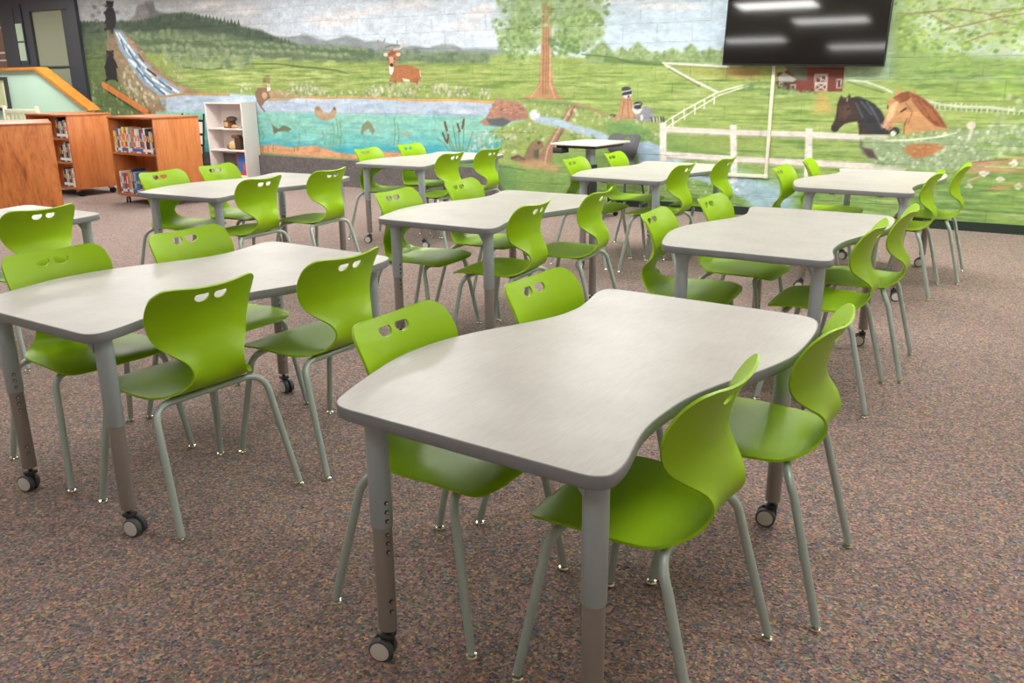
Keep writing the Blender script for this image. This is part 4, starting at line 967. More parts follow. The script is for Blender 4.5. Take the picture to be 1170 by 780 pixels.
["S",[0.62,1.03,0.63,0.98],0.015,[62,64,66]],
["S",[0.65,1.03,0.67,0.98],0.015,[62,64,66]],
["S",[0.69,1.03,0.7,0.98],0.015,[62,64,66]],
["S",[0.72,1.03,0.73,0.98],0.015,[62,64,66]],
["S",[0.6,1.02,0.61,0.98],0.014,[219,219,213]],
["S",[0.64,1.02,0.65,0.98],0.014,[219,219,213]],
["S",[0.67,1.02,0.68,0.98],0.014,[219,219,213]],
["P",[-1.02,1.06,-0.93,1.08,-0.85,1.02,-0.59,0.99,-0.4,0.93,-0.12,0.87,0.04,0.82,0.1,0.78,-0.01,0.74,-0.28,0.81,-0.59,0.89,-0.95,0.94],[179,204,222],0.017],
["E",-0.94,1.03,0.074,0.062,[228,230,234],1.0],
["P",[0.39,0.74,0.56,0.76,0.72,0.7,0.78,0.58,1.18,0.5,1.68,0.41,1.98,0.26,2.23,0.03,2.0,0.01,1.7,0.18,1.19,0.35,0.77,0.43,0.44,0.51],[172,198,220],0.015],
["B",[0.44,0.72,0.72,0.68,1.98,0.24,1.99,0.07,0.77,0.45],90,0.04,0.099,[[207,220,231],[152,184,212],[191,210,227]],80,0.2,0.8],
["B",[-1.58,0.91,-0.59,0.93,-0.01,0.78,-0.59,0.74,-1.59,0.66],150,0.01,0.029,[[140,165,104],[184,190,157],[220,216,197],[110,141,85],[165,180,131]],84,1,0.8],
["B",[-0.01,1.07,0.48,0.97,0.75,0.78,0.33,0.77,-0.01,0.86],150,0.009,0.027,[[140,165,104],[184,190,157],[220,216,197],[110,141,85],[165,180,131]],85,1,0.8],
["B",[-0.95,1.17,-0.47,1.15,0.1,1.02,-0.01,0.9,-0.59,0.99,-0.89,1.06],150,0.01,0.028,[[140,165,104],[184,190,157],[220,216,197],[110,141,85],[165,180,131]],86,1,0.8],
["B",[-1.59,0.82,-1.08,0.83,-1.2,0.53,-1.79,0.57],150,0.011,0.031,[[140,165,104],[184,190,157],[220,216,197],[110,141,85],[165,180,131]],87,1,0.8],
["P",[-0.01,0.96,0.27,0.98,0.59,0.89,0.49,0.77,0.05,0.8],[121,159,96],0.031],
["B",[0.77,0.39,1.49,0.36,1.89,0.21,1.9,0.06,0.57,0.13],150,0.009,0.022,[[212,214,197],[167,185,142],[114,146,95],[142,167,118]],90,1,0.8],
["E",0.93,0.31,0.023,0.018,[240,238,221],1.0],
["E",1.54,0.35,0.022,0.017,[240,238,221],1.0],
["E",1.61,0.27,0.021,0.017,[240,238,221],1.0],
["E",1.75,0.26,0.021,0.017,[240,238,221],1.0],
["E",1.68,0.33,0.021,0.017,[240,238,221],1.0],
["E",1.41,0.28,0.022,0.017,[240,238,221],1.0],
["S",[-2.13,0.5,-2.21,0.64,-2.29,0.89],0.015,[122,145,90]],
["S",[-2.1,0.5,-2.17,0.64,-2.23,0.74],0.015,[122,145,90]],
["S",[-2.08,0.5,-2.11,0.64,-2.15,0.87],0.015,[122,145,90]],
["S",[-2.02,0.5,-2.0,0.65,-1.98,0.92],0.015,[122,145,90]],
["S",[-1.97,0.5,-1.91,0.65,-1.85,0.81],0.015,[122,145,90]],
["S",[-2.19,0.49,-2.29,0.64,-2.4,0.71],0.015,[122,145,90]],
["S",[-2.05,0.5,-2.06,0.64,-2.07,0.81],0.015,[122,145,90]],
["S",[-2.28,0.92,-2.25,0.82],0.03,[108,79,64]],
["S",[-2.32,0.78,-2.27,0.68],0.03,[108,79,64]],
["S",[-2.08,0.9,-2.05,0.81],0.03,[108,79,64]],
["S",[-1.98,0.96,-2.01,0.85],0.029,[108,79,64]],
["S",[-2.23,0.76,-2.25,0.66],0.03,[108,79,64]],
["B",[-1.91,0.79,-1.64,0.82,-1.51,0.54,-1.94,0.5],80,0.012,0.032,[[221,206,188],[205,190,162],[235,224,207],[159,167,119]],91,1,0.8],
["S",[0.72,0.9,1.53,0.88,2.33,0.88,3.08,0.86],0.059,[228,222,215]],
["S",[0.73,0.62,1.55,0.6,2.35,0.59,3.27,0.58],0.064,[228,222,215]],
["S",[0.72,0.86,1.53,0.85,2.33,0.84,3.06,0.83],0.009,[176,170,161]],
["S",[0.73,0.58,2.36,0.55],0.01,[176,170,161]],
["P",[0.68,0.97,0.76,0.97,0.78,0.55,0.7,0.54],[232,228,221],0.005],
["P",[1.49,0.96,1.56,0.96,1.61,0.35,1.54,0.35],[232,228,221],0.005],
["P",[2.29,0.94,2.36,0.94,2.4,0.41,2.32,0.41],[232,228,221],0.004],
["P",[1.95,1.5,2.02,1.5,2.09,1.55,2.62,1.55,2.62,1.31,2.18,1.3,1.97,1.35],[121,67,58],0.006],
["P",[1.96,1.45,2.02,1.5,2.16,1.43,2.12,1.4,1.98,1.4],[174,178,169],0.005],
["P",[2.02,1.56,2.25,1.55,2.26,1.42,2.17,1.42],[109,116,95],0.009],
["P",[1.94,1.41,2.14,1.4,2.15,1.31,1.97,1.34],[90,61,53],0.006],
["P",[2.33,1.48,2.46,1.48,2.47,1.31,2.35,1.31],[205,196,189],0.003],
["P",[2.35,1.46,2.44,1.46,2.45,1.4,2.35,1.4],[102,65,57],0.003],
["P",[2.36,1.38,2.45,1.38,2.46,1.32,2.36,1.32],[102,65,57],0.003],
["S",[2.36,1.38,2.46,1.32],0.009,[205,196,189]],
["S",[2.45,1.38,2.36,1.32],0.009,[205,196,189]],
["S",[2.35,1.46,2.44,1.41],0.008,[189,180,173]],
["S",[2.4,1.47,2.4,1.41],0.008,[189,180,173]],
["P",[2.55,1.43,2.6,1.43,2.61,1.34,2.56,1.34],[205,196,189],0.003],
["P",[2.56,1.42,2.59,1.42,2.6,1.35,2.57,1.35],[79,60,57],0.003],
["E",2.0,1.38,0.023,0.026,[189,189,183],1.0],
["E",2.0,1.38,0.014,0.017,[79,60,57],1.0],
["P",[2.1,1.38,2.15,1.38,2.16,1.31,2.1,1.31],[190,184,178],0.004],
["P",[2.11,1.37,2.14,1.37,2.15,1.32,2.11,1.32],[89,63,55],0.003],
["B",[1.97,1.35,2.34,1.31,2.35,1.26,1.95,1.29],60,0.009,0.023,[[141,166,114],[166,185,137],[119,146,95]],95,1,0.8],
["P",[2.39,1.3,2.46,1.3,2.53,1.11,2.36,1.1],[194,172,103],0.035],
["E",2.55,1.13,0.069,0.017,[203,164,114],0.6],
["E",2.48,1.18,0.086,0.017,[204,180,115],0.6],
["S",[2.67,1.42,2.84,1.4,3.01,1.34,3.09,1.3],0.018,[211,216,204]],
["S",[3.35,1.24,3.54,1.19,3.73,1.17,3.95,1.17,4.31,1.13],0.018,[213,220,208]],
["S",[3.35,1.21,3.54,1.15,3.95,1.14,4.31,1.11],0.009,[115,140,99]],
["S",[2.66,1.4,3.01,1.3],0.009,[105,129,84]],
["S",[3.39,1.22,3.39,1.15],0.008,[203,212,197]],
["S",[3.43,1.21,3.44,1.15],0.008,[203,212,197]],
["S",[3.48,1.21,3.49,1.15],0.008,[203,212,197]],
["S",[3.52,1.21,3.53,1.14],0.008,[203,212,197]],
["S",[3.57,1.2,3.58,1.14],0.008,[203,212,197]],
["S",[3.62,1.2,3.62,1.14],0.008,[203,212,197]],
["S",[3.66,1.2,3.67,1.14],0.008,[203,212,197]],
["S",[3.71,1.2,3.72,1.13],0.008,[203,212,197]],
["S",[3.75,1.19,3.76,1.13],0.008,[203,212,197]],
["S",[3.8,1.19,3.81,1.13],0.008,[203,212,197]],
["S",[3.84,1.19,3.85,1.13],0.008,[203,212,197]],
["S",[3.89,1.18,3.89,1.12],0.008,[203,212,197]],
["S",[3.93,1.18,3.94,1.12],0.008,[203,212,197]],
["S",[3.98,1.18,3.98,1.12],0.008,[203,212,197]],
["S",[4.02,1.17,4.03,1.12],0.008,[203,212,197]],
["S",[4.06,1.17,4.07,1.11],0.008,[203,212,197]],
["S",[4.11,1.17,4.11,1.11],0.008,[203,212,197]],
["S",[4.15,1.17,4.16,1.11],0.007,[203,212,197]],
["S",[4.19,1.16,4.2,1.11],0.007,[203,212,197]],
["S",[4.23,1.16,4.24,1.11],0.007,[203,212,197]],
["S",[3.01,1.67,3.21,1.65,3.39,1.57],0.016,[204,213,202]],
["S",[4.03,1.63,4.23,1.66],0.015,[204,213,202]],
["S",[3.34,1.56,3.46,1.53],0.016,[106,123,89]],
["P",[2.6,1.25,2.61,1.27,2.64,1.25,2.67,1.25,2.69,1.29,2.71,1.25,2.77,1.26,2.86,1.23,2.94,1.19,3.02,1.11,3.07,1.01,3.11,0.9,2.82,0.89,2.81,0.96,2.79,1.02,2.73,1.01,2.67,0.99,2.63,0.95,2.61,0.92,2.56,0.93,2.54,0.96,2.57,1.02,2.58,1.09,2.58,1.18],[69,58,54],0.005],
["P",[2.72,1.25,2.79,1.26,2.9,1.21,3.0,1.13,3.06,1.0,3.09,0.9,2.91,0.9,2.83,1.01,2.78,1.14],[58,60,64],0.008],
["S",[2.81,1.21,2.92,1.09],0.007,[92,100,109]],
["S",[2.86,1.21,2.99,1.04],0.007,[92,100,109]],
["S",[2.91,1.16,3.03,0.96],0.007,[92,100,109]],
["S",[2.76,1.2,2.84,1.06],0.007,[92,100,109]],
["E",2.58,0.94,0.034,0.03,[54,52,54],1.0],
["P",[2.6,1.16,2.68,1.19,2.73,1.13,2.68,1.04,2.61,1.04],[91,70,61],0.017],
["E",2.69,1.14,0.011,0.008,[30,28,28],1.0],
["E",2.67,1.23,0.008,0.021,[149,140,138],1.0],
["E",3.15,0.93,0.048,0.042,[60,60,66],1.0],
["P",[2.84,0.84,2.9,0.79,2.98,0.72,3.05,0.65,2.97,0.65,2.88,0.7,2.84,0.77],[83,66,66],0.009],
["P",[3.11,1.25,3.12,1.35,3.16,1.3,3.2,1.31,3.25,1.3,3.27,1.35,3.29,1.26,3.33,1.18,3.43,1.1,3.56,1.0,3.66,0.96,3.53,0.94,3.37,0.93,3.24,0.9,3.22,0.96,3.22,1.03,3.16,1.0,3.11,0.96,3.08,0.94,3.03,0.99,3.05,1.06,3.07,1.15,3.05,1.23],[203,155,110],0.005],
["P",[3.1,1.25,3.17,1.3,3.23,1.31,3.32,1.28,3.4,1.23,3.47,1.17,3.54,1.09,3.62,0.97,3.51,0.99,3.4,1.08,3.31,1.18,3.26,1.25,3.23,1.22,3.17,1.2],[139,85,59],0.007],
["S",[3.3,1.25,3.43,1.08],0.007,[173,113,81]],
["S",[3.35,1.23,3.5,1.04],0.007,[173,113,81]],
["S",[3.42,1.17,3.57,0.99],0.007,[173,113,81]],
["S",[3.25,1.28,3.36,1.15],0.007,[173,113,81]],
["S",[3.13,1.25,3.18,1.22],0.007,[173,113,81]],
["P",[3.09,1.18,3.15,1.22,3.13,1.08,3.08,1.01,3.06,1.05],[229,190,148],0.01],
["E",3.05,0.99,0.028,0.03,[204,169,152],1.0],
["E",3.11,0.96,0.018,0.017,[148,111,98],1.0],
["S",[3.19,1.12,3.23,1.15],0.015,[43,34,30]],
["E",3.06,1.16,0.01,0.017,[59,44,39],1.0],
["E",3.04,1.0,0.007,0.008,[78,51,47],1.0],
["S",[3.25,1.05,3.23,0.97,3.24,0.91],0.01,[140,99,69]],
["S",[3.22,1.2,3.29,1.12,3.27,1.02],0.008,[163,117,83]],
["P",[2.85,0.87,3.06,0.86,3.3,0.88,3.57,0.94,3.69,0.97,3.9,0.96,4.32,1.02,4.37,0.68,4.09,0.63,3.57,0.56,3.01,0.58,2.86,0.73],[153,175,135],0.032],
["B",[2.84,0.87,3.68,0.96,4.29,1.0,4.34,0.66,3.57,0.56,3.01,0.6],800,0.007,0.022,[[202,211,186],[168,186,146],[133,159,114],[222,225,209],[148,171,125],[117,147,102]],100,1,0.8],
["P",[3.28,0.8,3.39,0.82,3.56,0.82,3.62,0.79,3.52,0.72,3.37,0.67,3.32,0.7,3.25,0.75],[181,125,84],0.012],
["B",[3.26,0.81,3.62,0.81,3.48,0.67,3.29,0.7],26,0.01,0.024,[[192,135,92],[157,105,69],[168,180,143]],101,0.5,0.8],
["P",[2.85,0.77,2.96,0.75,3.03,0.65,2.93,0.67],[91,76,74],0.01],
["S",[3.08,0.84,3.3,0.85,3.57,0.89,3.7,0.93],0.016,[217,221,203]],
["E",3.14,0.91,0.026,0.025,[230,230,223],1.0],
["E",3.82,1.0,0.037,0.036,[221,214,201],1.0],
["S",[3.83,0.98,3.82,0.88],0.028,[209,211,193]],
["S",[3.97,1.0,4.32,1.04],0.018,[201,209,187]],
["S",[3.88,0.64,4.09,0.66,4.23,0.7,4.36,0.75],0.042,[186,150,119]],
["S",[3.85,0.58,4.02,0.6,4.24,0.6,4.39,0.59],0.046,[194,158,127]],
["S",[3.86,0.48,3.94,0.52,4.03,0.59],0.02,[198,166,133]],
["S",[4.05,0.4,4.16,0.44,4.26,0.47,4.4,0.5],0.038,[188,150,115]],
["S",[3.88,0.66,4.16,0.7,4.36,0.78],0.009,[148,111,83]],
["S",[3.99,0.62,4.38,0.63],0.009,[224,196,165]],
["E",4.2,0.66,0.019,0.015,[229,231,220],1.0],
["E",4.24,0.66,0.018,0.015,[229,231,220],1.0],
["E",4.22,0.68,0.019,0.015,[229,231,220],1.0],
["E",4.22,0.64,0.018,0.015,[229,231,220],1.0],
["E",4.22,0.66,0.018,0.015,[229,231,220],1.0],
["E",4.22,0.66,0.007,0.006,[205,195,125],1.0],
["E",3.96,0.56,0.019,0.016,[229,231,220],1.0],
["E",4.01,0.56,0.019,0.016,[229,231,220],1.0],
["E",3.98,0.57,0.019,0.016,[229,231,220],1.0],
["E",3.99,0.54,0.019,0.016,[229,231,220],1.0],
["E",3.98,0.56,0.019,0.016,[229,231,220],1.0],
["E",3.98,0.56,0.007,0.007,[205,195,125],1.0],
["E",4.11,0.51,0.019,0.016,[229,231,220],1.0],
["E",4.15,0.51,0.019,0.016,[229,231,220],1.0],
["E",4.13,0.52,0.019,0.015,[229,231,220],1.0],
["E",4.13,0.49,0.019,0.016,[229,231,220],1.0],
["E",4.13,0.51,0.019,0.016,[229,231,220],1.0],
["E",4.13,0.51,0.007,0.007,[205,195,125],1.0],
["E",3.85,0.42,0.02,0.016,[229,231,220],1.0],
["E",3.89,0.42,0.019,0.016,[229,231,220],1.0],
["E",3.87,0.44,0.02,0.016,[229,231,220],1.0],
["E",3.87,0.41,0.02,0.016,[229,231,220],1.0],
["E",3.87,0.42,0.019,0.016,[229,231,220],1.0],
["E",3.87,0.42,0.007,0.007,[205,195,125],1.0],
["E",4.27,0.45,0.018,0.015,[229,231,220],1.0],
["E",4.31,0.45,0.018,0.015,[229,231,220],1.0],
["E",4.29,0.47,0.018,0.015,[229,231,220],1.0],
["E",4.29,0.43,0.018,0.015,[229,231,220],1.0],
["E",4.29,0.45,0.019,0.015,[229,231,220],1.0],
["E",4.29,0.45,0.007,0.006,[205,195,125],1.0],
["P",[1.58,0.47,2.2,0.32,2.23,0.03,1.8,0.06],[162,195,205],0.075],
["B",[3.26,0.51,4.42,0.38,4.46,0.11,3.55,0.09],160,0.048,0.143,[[114,153,86],[137,170,100],[155,182,116],[99,135,74]],103,0.12,0.8],
["S",[3.7,0.18,4.37,0.18],0.017,[179,193,146]],
["S",[3.31,0.09,4.46,0.08],0.016,[142,163,118]],
["P",[3.13,2.38,4.27,2.31,4.34,1.87,3.95,1.66,3.65,1.75,3.35,1.73,3.07,1.67],[193,209,193],0.075],
["P",[3.02,1.99,3.12,2.07,3.36,1.7,4.24,1.6,4.27,1.41,3.08,1.41],[140,167,104],0.046],
["S",[3.09,2.01,3.32,2.03,3.54,2.05,3.84,1.99,4.18,2.04],0.016,[155,140,103]],
["S",[3.49,1.87,3.7,1.91,3.91,1.96,4.18,1.99],0.013,[159,140,108]],
["S",[3.72,1.77,3.86,1.82,4.01,1.83],0.013,[155,140,108]],
["E",3.23,2.1,0.304,0.154,[155,182,111],0.5],
["E",3.69,2.04,0.365,0.152,[155,182,111],0.5],
["E",4.05,1.95,0.28,0.18,[155,182,111],0.5],
["E",3.5,1.78,0.3,0.156,[155,182,111],0.5],
["E",3.94,1.77,0.284,0.139,[155,182,111],0.5],
["B",[3.0,2.23,4.16,2.17,4.23,1.65,3.81,1.67,3.36,1.68,3.08,1.7],560,0.011,0.033,[[153,179,93],[174,195,113],[126,159,79],[185,201,135],[102,137,69]],110,0.8,0.85],
["B",[3.31,1.75,3.73,1.74,3.8,1.46,3.46,1.46],130,0.009,0.028,[[149,177,89],[169,193,108],[121,155,77]],111,0.8,0.85],
["S",[3.09,2.01,3.32,2.03,3.54,2.05,3.84,1.99,4.18,2.04],0.012,[149,130,93]],
["S",[3.49,1.87,3.7,1.91,3.91,1.96,4.18,1.99],0.012,[149,130,93]],
["S",[3.72,1.77,3.86,1.82,4.01,1.83],0.012,[149,130,93]],
["S",[3.32,2.03,3.44,1.95,3.56,1.9],0.012,[149,130,93]],
["S",[3.84,1.99,3.99,1.91,4.2,1.87],0.012,[149,130,93]],
["B",[3.07,2.19,4.13,2.13,4.14,1.8,3.73,1.74,3.18,1.91],150,0.009,0.024,[[160,187,100],[182,201,125],[131,164,84]],114,0.8,0.9],
["B",[3.08,1.59,4.25,1.56,4.29,1.25,3.41,1.26,3.12,1.38],220,0.046,0.123,[[140,169,95],[120,152,83],[160,182,110],[104,136,76]],112,0.12,0.7],
["B",[1.61,1.46,2.12,1.35,2.13,1.24,1.62,1.31],50,0.018,0.045,[[93,128,80],[113,145,90]],113,0.5,0.6],
["P",[-3.17,1.77,-3.1,1.83,-3.02,1.83,-2.95,1.78,-2.99,1.74,-3.03,1.68,-3.06,1.62,-2.97,1.64,-2.81,1.63,-2.7,1.6,-2.65,1.57,-2.64,1.48,-2.67,1.42,-2.77,1.41,-2.85,1.44,-2.94,1.42,-3.0,1.42,-3.06,1.44,-3.1,1.41,-3.13,1.49,-3.15,1.53,-3.17,1.69],[172,113,76],0.006],
["P",[-3.16,1.63,-3.07,1.61,-3.09,1.55,-3.12,1.51,-3.15,1.53],[238,232,223],0.006],
["P",[-2.94,1.47,-2.82,1.45,-2.83,1.41,-2.92,1.43],[235,226,207],0.006],
["E",-3.2,1.77,0.035,0.022,[225,202,180],1.0],
["E",-2.99,1.77,0.037,0.022,[230,206,184],1.0],
["S",[-2.65,1.56,-2.64,1.49],0.016,[225,206,169]],
["P",[-3.15,1.73,-3.11,1.75,-3.07,1.73,-3.09,1.64,-3.13,1.62],[196,170,148],0.008],
["E",-3.11,1.64,0.025,0.024,[44,38,38],1.0],
["E",-3.16,1.71,0.016,0.01,[47,36,32],1.0],
["E",-3.06,1.72,0.016,0.01,[47,36,32],1.0],
["P",[-3.17,1.78,-3.1,1.82,-3.03,1.8,-3.08,1.76,-3.14,1.75],[147,87,65],0.006],
["S",[-3.14,1.44,-3.15,1.33],0.034,[147,99,69]],
["S",[-3.06,1.43,-3.06,1.33],0.031,[137,93,67]],
["S",[-2.8,1.42,-2.79,1.33],0.033,[147,99,69]],
["S",[-2.71,1.43,-2.7,1.33],0.033,[157,103,71]],
["S",[-3.13,1.82,-3.23,1.85,-3.31,1.89,-3.32,1.95],0.02,[149,140,135]],
["S",[-3.26,1.86,-3.23,1.92,-3.2,1.96],0.018,[149,140,135]],
["S",[-3.06,1.83,-2.96,1.84,-2.9,1.88,-2.91,1.96],0.025,[215,208,197]],
["S",[-3.0,1.86,-3.0,1.94],0.019,[169,160,151]],
["S",[-3.2,1.86,-3.09,1.89,-2.96,1.88],0.013,[96,103,100]],
["B",[-3.23,1.44,-2.57,1.43,-2.57,1.31,-3.24,1.31],60,0.013,0.033,[[179,192,146],[141,167,109],[209,214,193],[157,178,125]],120,1,0.8],
["E",-1.29,1.96,0.001,0.001,[140,164,109],1.0]
]
paint(MURAL)
paint([["B", [4.0, .1, 6.6, .1, 6.6, 1.75, 4.0, 1.75], 420, .05, .2, [[126, 166, 78], [182, 206, 118], [110, 152, 72], [166, 196, 104]], 130, .1, .7],
       ["B", [4.05, 1.75, 6.6, 1.75, 6.6, 3.0, 4.05, 3.0], 700, .015, .05, [[150, 186, 88], [186, 212, 112], [126, 168, 74], [200, 218, 140]], 131, .8, .85],
       ["B", [4.0, .75, 6.6, .8, 6.6, 1.3, 4.0, 1.3], 500, .01, .03, [[200, 214, 180], [160, 190, 134], [134, 166, 108]], 132, 1, .8]])
# brushwork: gentle variation of the paint itself
rg = np.random.default_rng(3)
def noise2(nz, nu):
    a = rg.normal(size=(nz + 2, nu + 2)); zi = np.linspace(0, nz, NZ + 1); ui = np.linspace(0, nu, NU + 1)
    z0 = zi.astype(int); u0 = ui.astype(int); fz = (zi - z0)[:, None]; fu = (ui - u0)[None]
    fz = fz * fz * (3 - 2 * fz); fu = fu * fu * (3 - 2 * fu)
    A = a[np.ix_(z0, u0)]; B_ = a[np.ix_(z0, u0 + 1)]; C_ = a[np.ix_(z0 + 1, u0)]; D = a[np.ix_(z0 + 1, u0 + 1)]
    return (A * (1 - fu) + B_ * fu) * (1 - fz) + (C_ * (1 - fu) + D * fu) * fz
PX *= (1 + .030 * noise2(60, 160) + .025 * noise2(140, 500) + .02 * noise2(NZ, NU // 3))[..., None]
PX = np.clip(PX, 0, 252) / 255.0
LIN = np.where(PX <= .04045, PX / 12.92, ((PX + .055) / 1.055) ** 2.4)
UU, ZZ = np.meshgrid(gu, gz)
nv = (NZ + 1) * (NU + 1)
co = np.stack([UU.ravel(), np.zeros(nv), ZZ.ravel()], -1)
back = np.array([[UM, .2, 0], [U1, .2, 0], [UM, .2, HC], [U1, .2, HC]])
idx = np.arange(nv).reshape(NZ + 1, NU + 1)
quads = np.stack([idx[:-1, :-1], idx[:-1, 1:], idx[1:, 1:], idx[1:, :-1]], -1).reshape(-1, 4)
c00, c10, c01, c11 = int(idx[0, 0]), int(idx[0, -1]), int(idx[-1, 0]), int(idx[-1, -1])
extra = np.array([[nv + 1, nv, nv + 2, nv + 3], [nv, c00, c01, nv + 2], [c10, nv + 1, nv + 3, c11]])
quads = np.concatenate([quads, extra]); co = np.concatenate([co, back])
me = bpy.data.meshes.new('wall_back')
me.vertices.add(len(co)); me.vertices.foreach_set('co', co.ravel().astype(np.float32))
me.loops.add(quads.size); me.loops.foreach_set('vertex_index', quads.ravel().astype(np.int32))
me.polygons.add(len(quads)); me.polygons.foreach_set('loop_start', np.arange(0, quads.size, 4, dtype=np.int32))
me.update(calc_edges=True); me.validate()
ca = me.color_attributes.new('Paint', 'FLOAT_COLOR', 'POINT')
cc = np.ones((len(co), 4), np.float32); cc[:nv, :3] = LIN.reshape(-1, 3); cc[nv:, :3] = .6
ca.data.foreach_set('color', cc.ravel())
me.materials.append(M['mural'])
o = bpy.data.objects.new('wall_back', me); COL.objects.link(o); o.location = W0; o.rotation_euler = (0, 0, YAW); o['kind'] = 'structure'

rbox('baseboard_back', -1.30, U1, 0, .012, 0, .09, M['base'])
bm = bmesh.new()      # grey carpeted kick panel along the pond, with a slanted end
pr = [(-7.6, 0), (-1.36, 0), (-1.55, .36), (-7.6, .39)]
f = [[bm.verts.new((a, -y, b)) for a, b in pr] for y in (0, .05)]
bm.faces.new(f[0]); bm.faces.new(f[1])
for i in range(4): bm.faces.new((f[0][i], f[0][(i + 1) % 4], f[1][(i + 1) % 4], f[1][i]))
o = finish('baseboard_left', bm, M['greycarpet'], smooth=0); o.location = W0; o.rotation_euler = (0, 0, YAW); o['kind'] = 'structure'

# ------------------------------------------------------------------ entry corner: dark framed doors, ramp, mint half wall
rbox('wall_entry', U0, UM, -.2, -.06, 0, HC, M['frame'])
bm = bmesh.new(); box(bm, -9.86, UM, -.06, .06, 0, HC); box(bm, -11.10, -10.95, -.05, .06, 0, HC); box(bm, -10.95, -9.86, -.05, .06, 2.62, HC); box(bm, -10.95, -9.86, -.03, .06, 1.69, 1.72)
dr = finish('door_1', bm, M['frame'], smooth=0); dr.location = W0; dr.rotation_euler = (0, 0, YAW); dr['kind'] = 'structure'
for z0, z1 in ((.55, 1.69), (1.72, 2.62)):
    bm = bmesh.new(); box(bm, -10.95, -10.08, .0, .05, z0, z1); finish('pane', bm, M['lite'], dr, 0)
bm = bmesh.new(); box(bm, -10.08, -9.86, -.02, .06, .5, 2.62); finish('stile', bm, M['frame'], dr, 0)
bm = bmesh.new(); box(bm, -11.90, -11.10, -.02, .06, 0, HC); box(bm, -11.50, -11.47, -.035, .0, 1.75, 2.7); box(bm, -11.23, -11.20, -.05, .0, 1.75, 2.75)
d2 = finish('door_2', bm, M['frame'], smooth=0); d2.location = W0; d2.rotation_euler = (0, 0, YAW); d2['kind'] = 'structure'
for z0, z1 in ((1.82, 2.12), (2.15, 2.44)):
    bm = bmesh.new(); box(bm, -11.46, -11.24, -.03, .0, z0, z1); finish('pane', bm, M['lite2'], d2, 0)
bm = bmesh.new(); box(bm, -13.9, -11.90, -.03, .06, 0, HC, 0)
for z0 in (1.82, 1.95, 2.38): box(bm, -13.9, -11.90, -.04, -.03, z0, z0 + .03, 1)
o = finish('trim_3', bm, [M['brick'], M['mortar']], smooth=0); o.location = W0; o.rotation_euler = (0, 0, YAW); o['kind'] = 'structure'

def prism_uz(name, pts, n0, n1, mat, kind='structure'):
    bm = bmesh.new(); f = [[bm.verts.new((a, -n, b)) for a, b in pts] for n in (n0, n1)]
    bm.faces.new(f[0]); bm.faces.new(f[1]); m = len(pts)
    for i in range(m): bm.faces.new((f[0][i], f[0][(i + 1) % m], f[1][(i + 1) % m], f[1][i]))
    o = finish(name, bm, mat, smooth=0); o.location = W0; o.rotation_euler = (0, 0, YAW); o['kind'] = kind
    return o
prism_uz('floor_ramp', [(-13.9, 0), (-7.7, 0), (-9.0, .55), (-13.9, .55)], .02, 1.14, M['greycarpet'])
prism_uz('wall_ramp', [(-13.9, 0), (-7.90, 0), (-7.90, 1.05), (-9.015, 1.635), (-13.9, 1.635)], 1.14, 1.26, M['mint'])
prism_uz('trim_1', [(-13.9, 1.635), (-9.02, 1.635), (-7.86, 1.035), (-7.80, 1.05), (-7.86, 1.09), (-9.0, 1.68), (-13.9, 1.68)], 1.10, 1.30, M['trimwood'])
# wooden handrail on the mural
hr = empty('handrail', rm(-8.6, .08, 1.18), YAW, 'sloping oak handrail on the painted wall above the wooden bookcases', 'handrail')
bm = bmesh.new(); d = Vector((1.09, 0, -.46)); p0 = Vector((-.55, 0, .235)); nn = Vector((.39, 0, .92)) * .045
for s in (-.025, .025): pass
vs = []
for s in (-.022, .022):
    vs.append([bm.verts.new(p + Vector((0, s, 0))) for p in (p0 - nn, p0 + d - nn, p0 + d + nn, p0 + nn)])
bm.faces.new(vs[0]); bm.faces.new(vs[1])
for i in range(4): bm.faces.new((vs[0][i], vs[0][(i + 1) % 4], vs[1][(i + 1) % 4], vs[1][i]))
bmesh.ops.bevel(bm, geom=list(bm.edges), offset=.008, segments=2, affect='EDGES')
finish('rail', bm, M['oak'], hr)
for t in (.2, .8):
    bm = bmesh.new(); q = p0 + d * t; sweep(bm, [q + Vector((0, .0, -.03)), q + Vector((0, .03, -.06)), q + Vector((0, .08, -.06))], .009, 8); finish('bracket', bm, M['under'], hr)

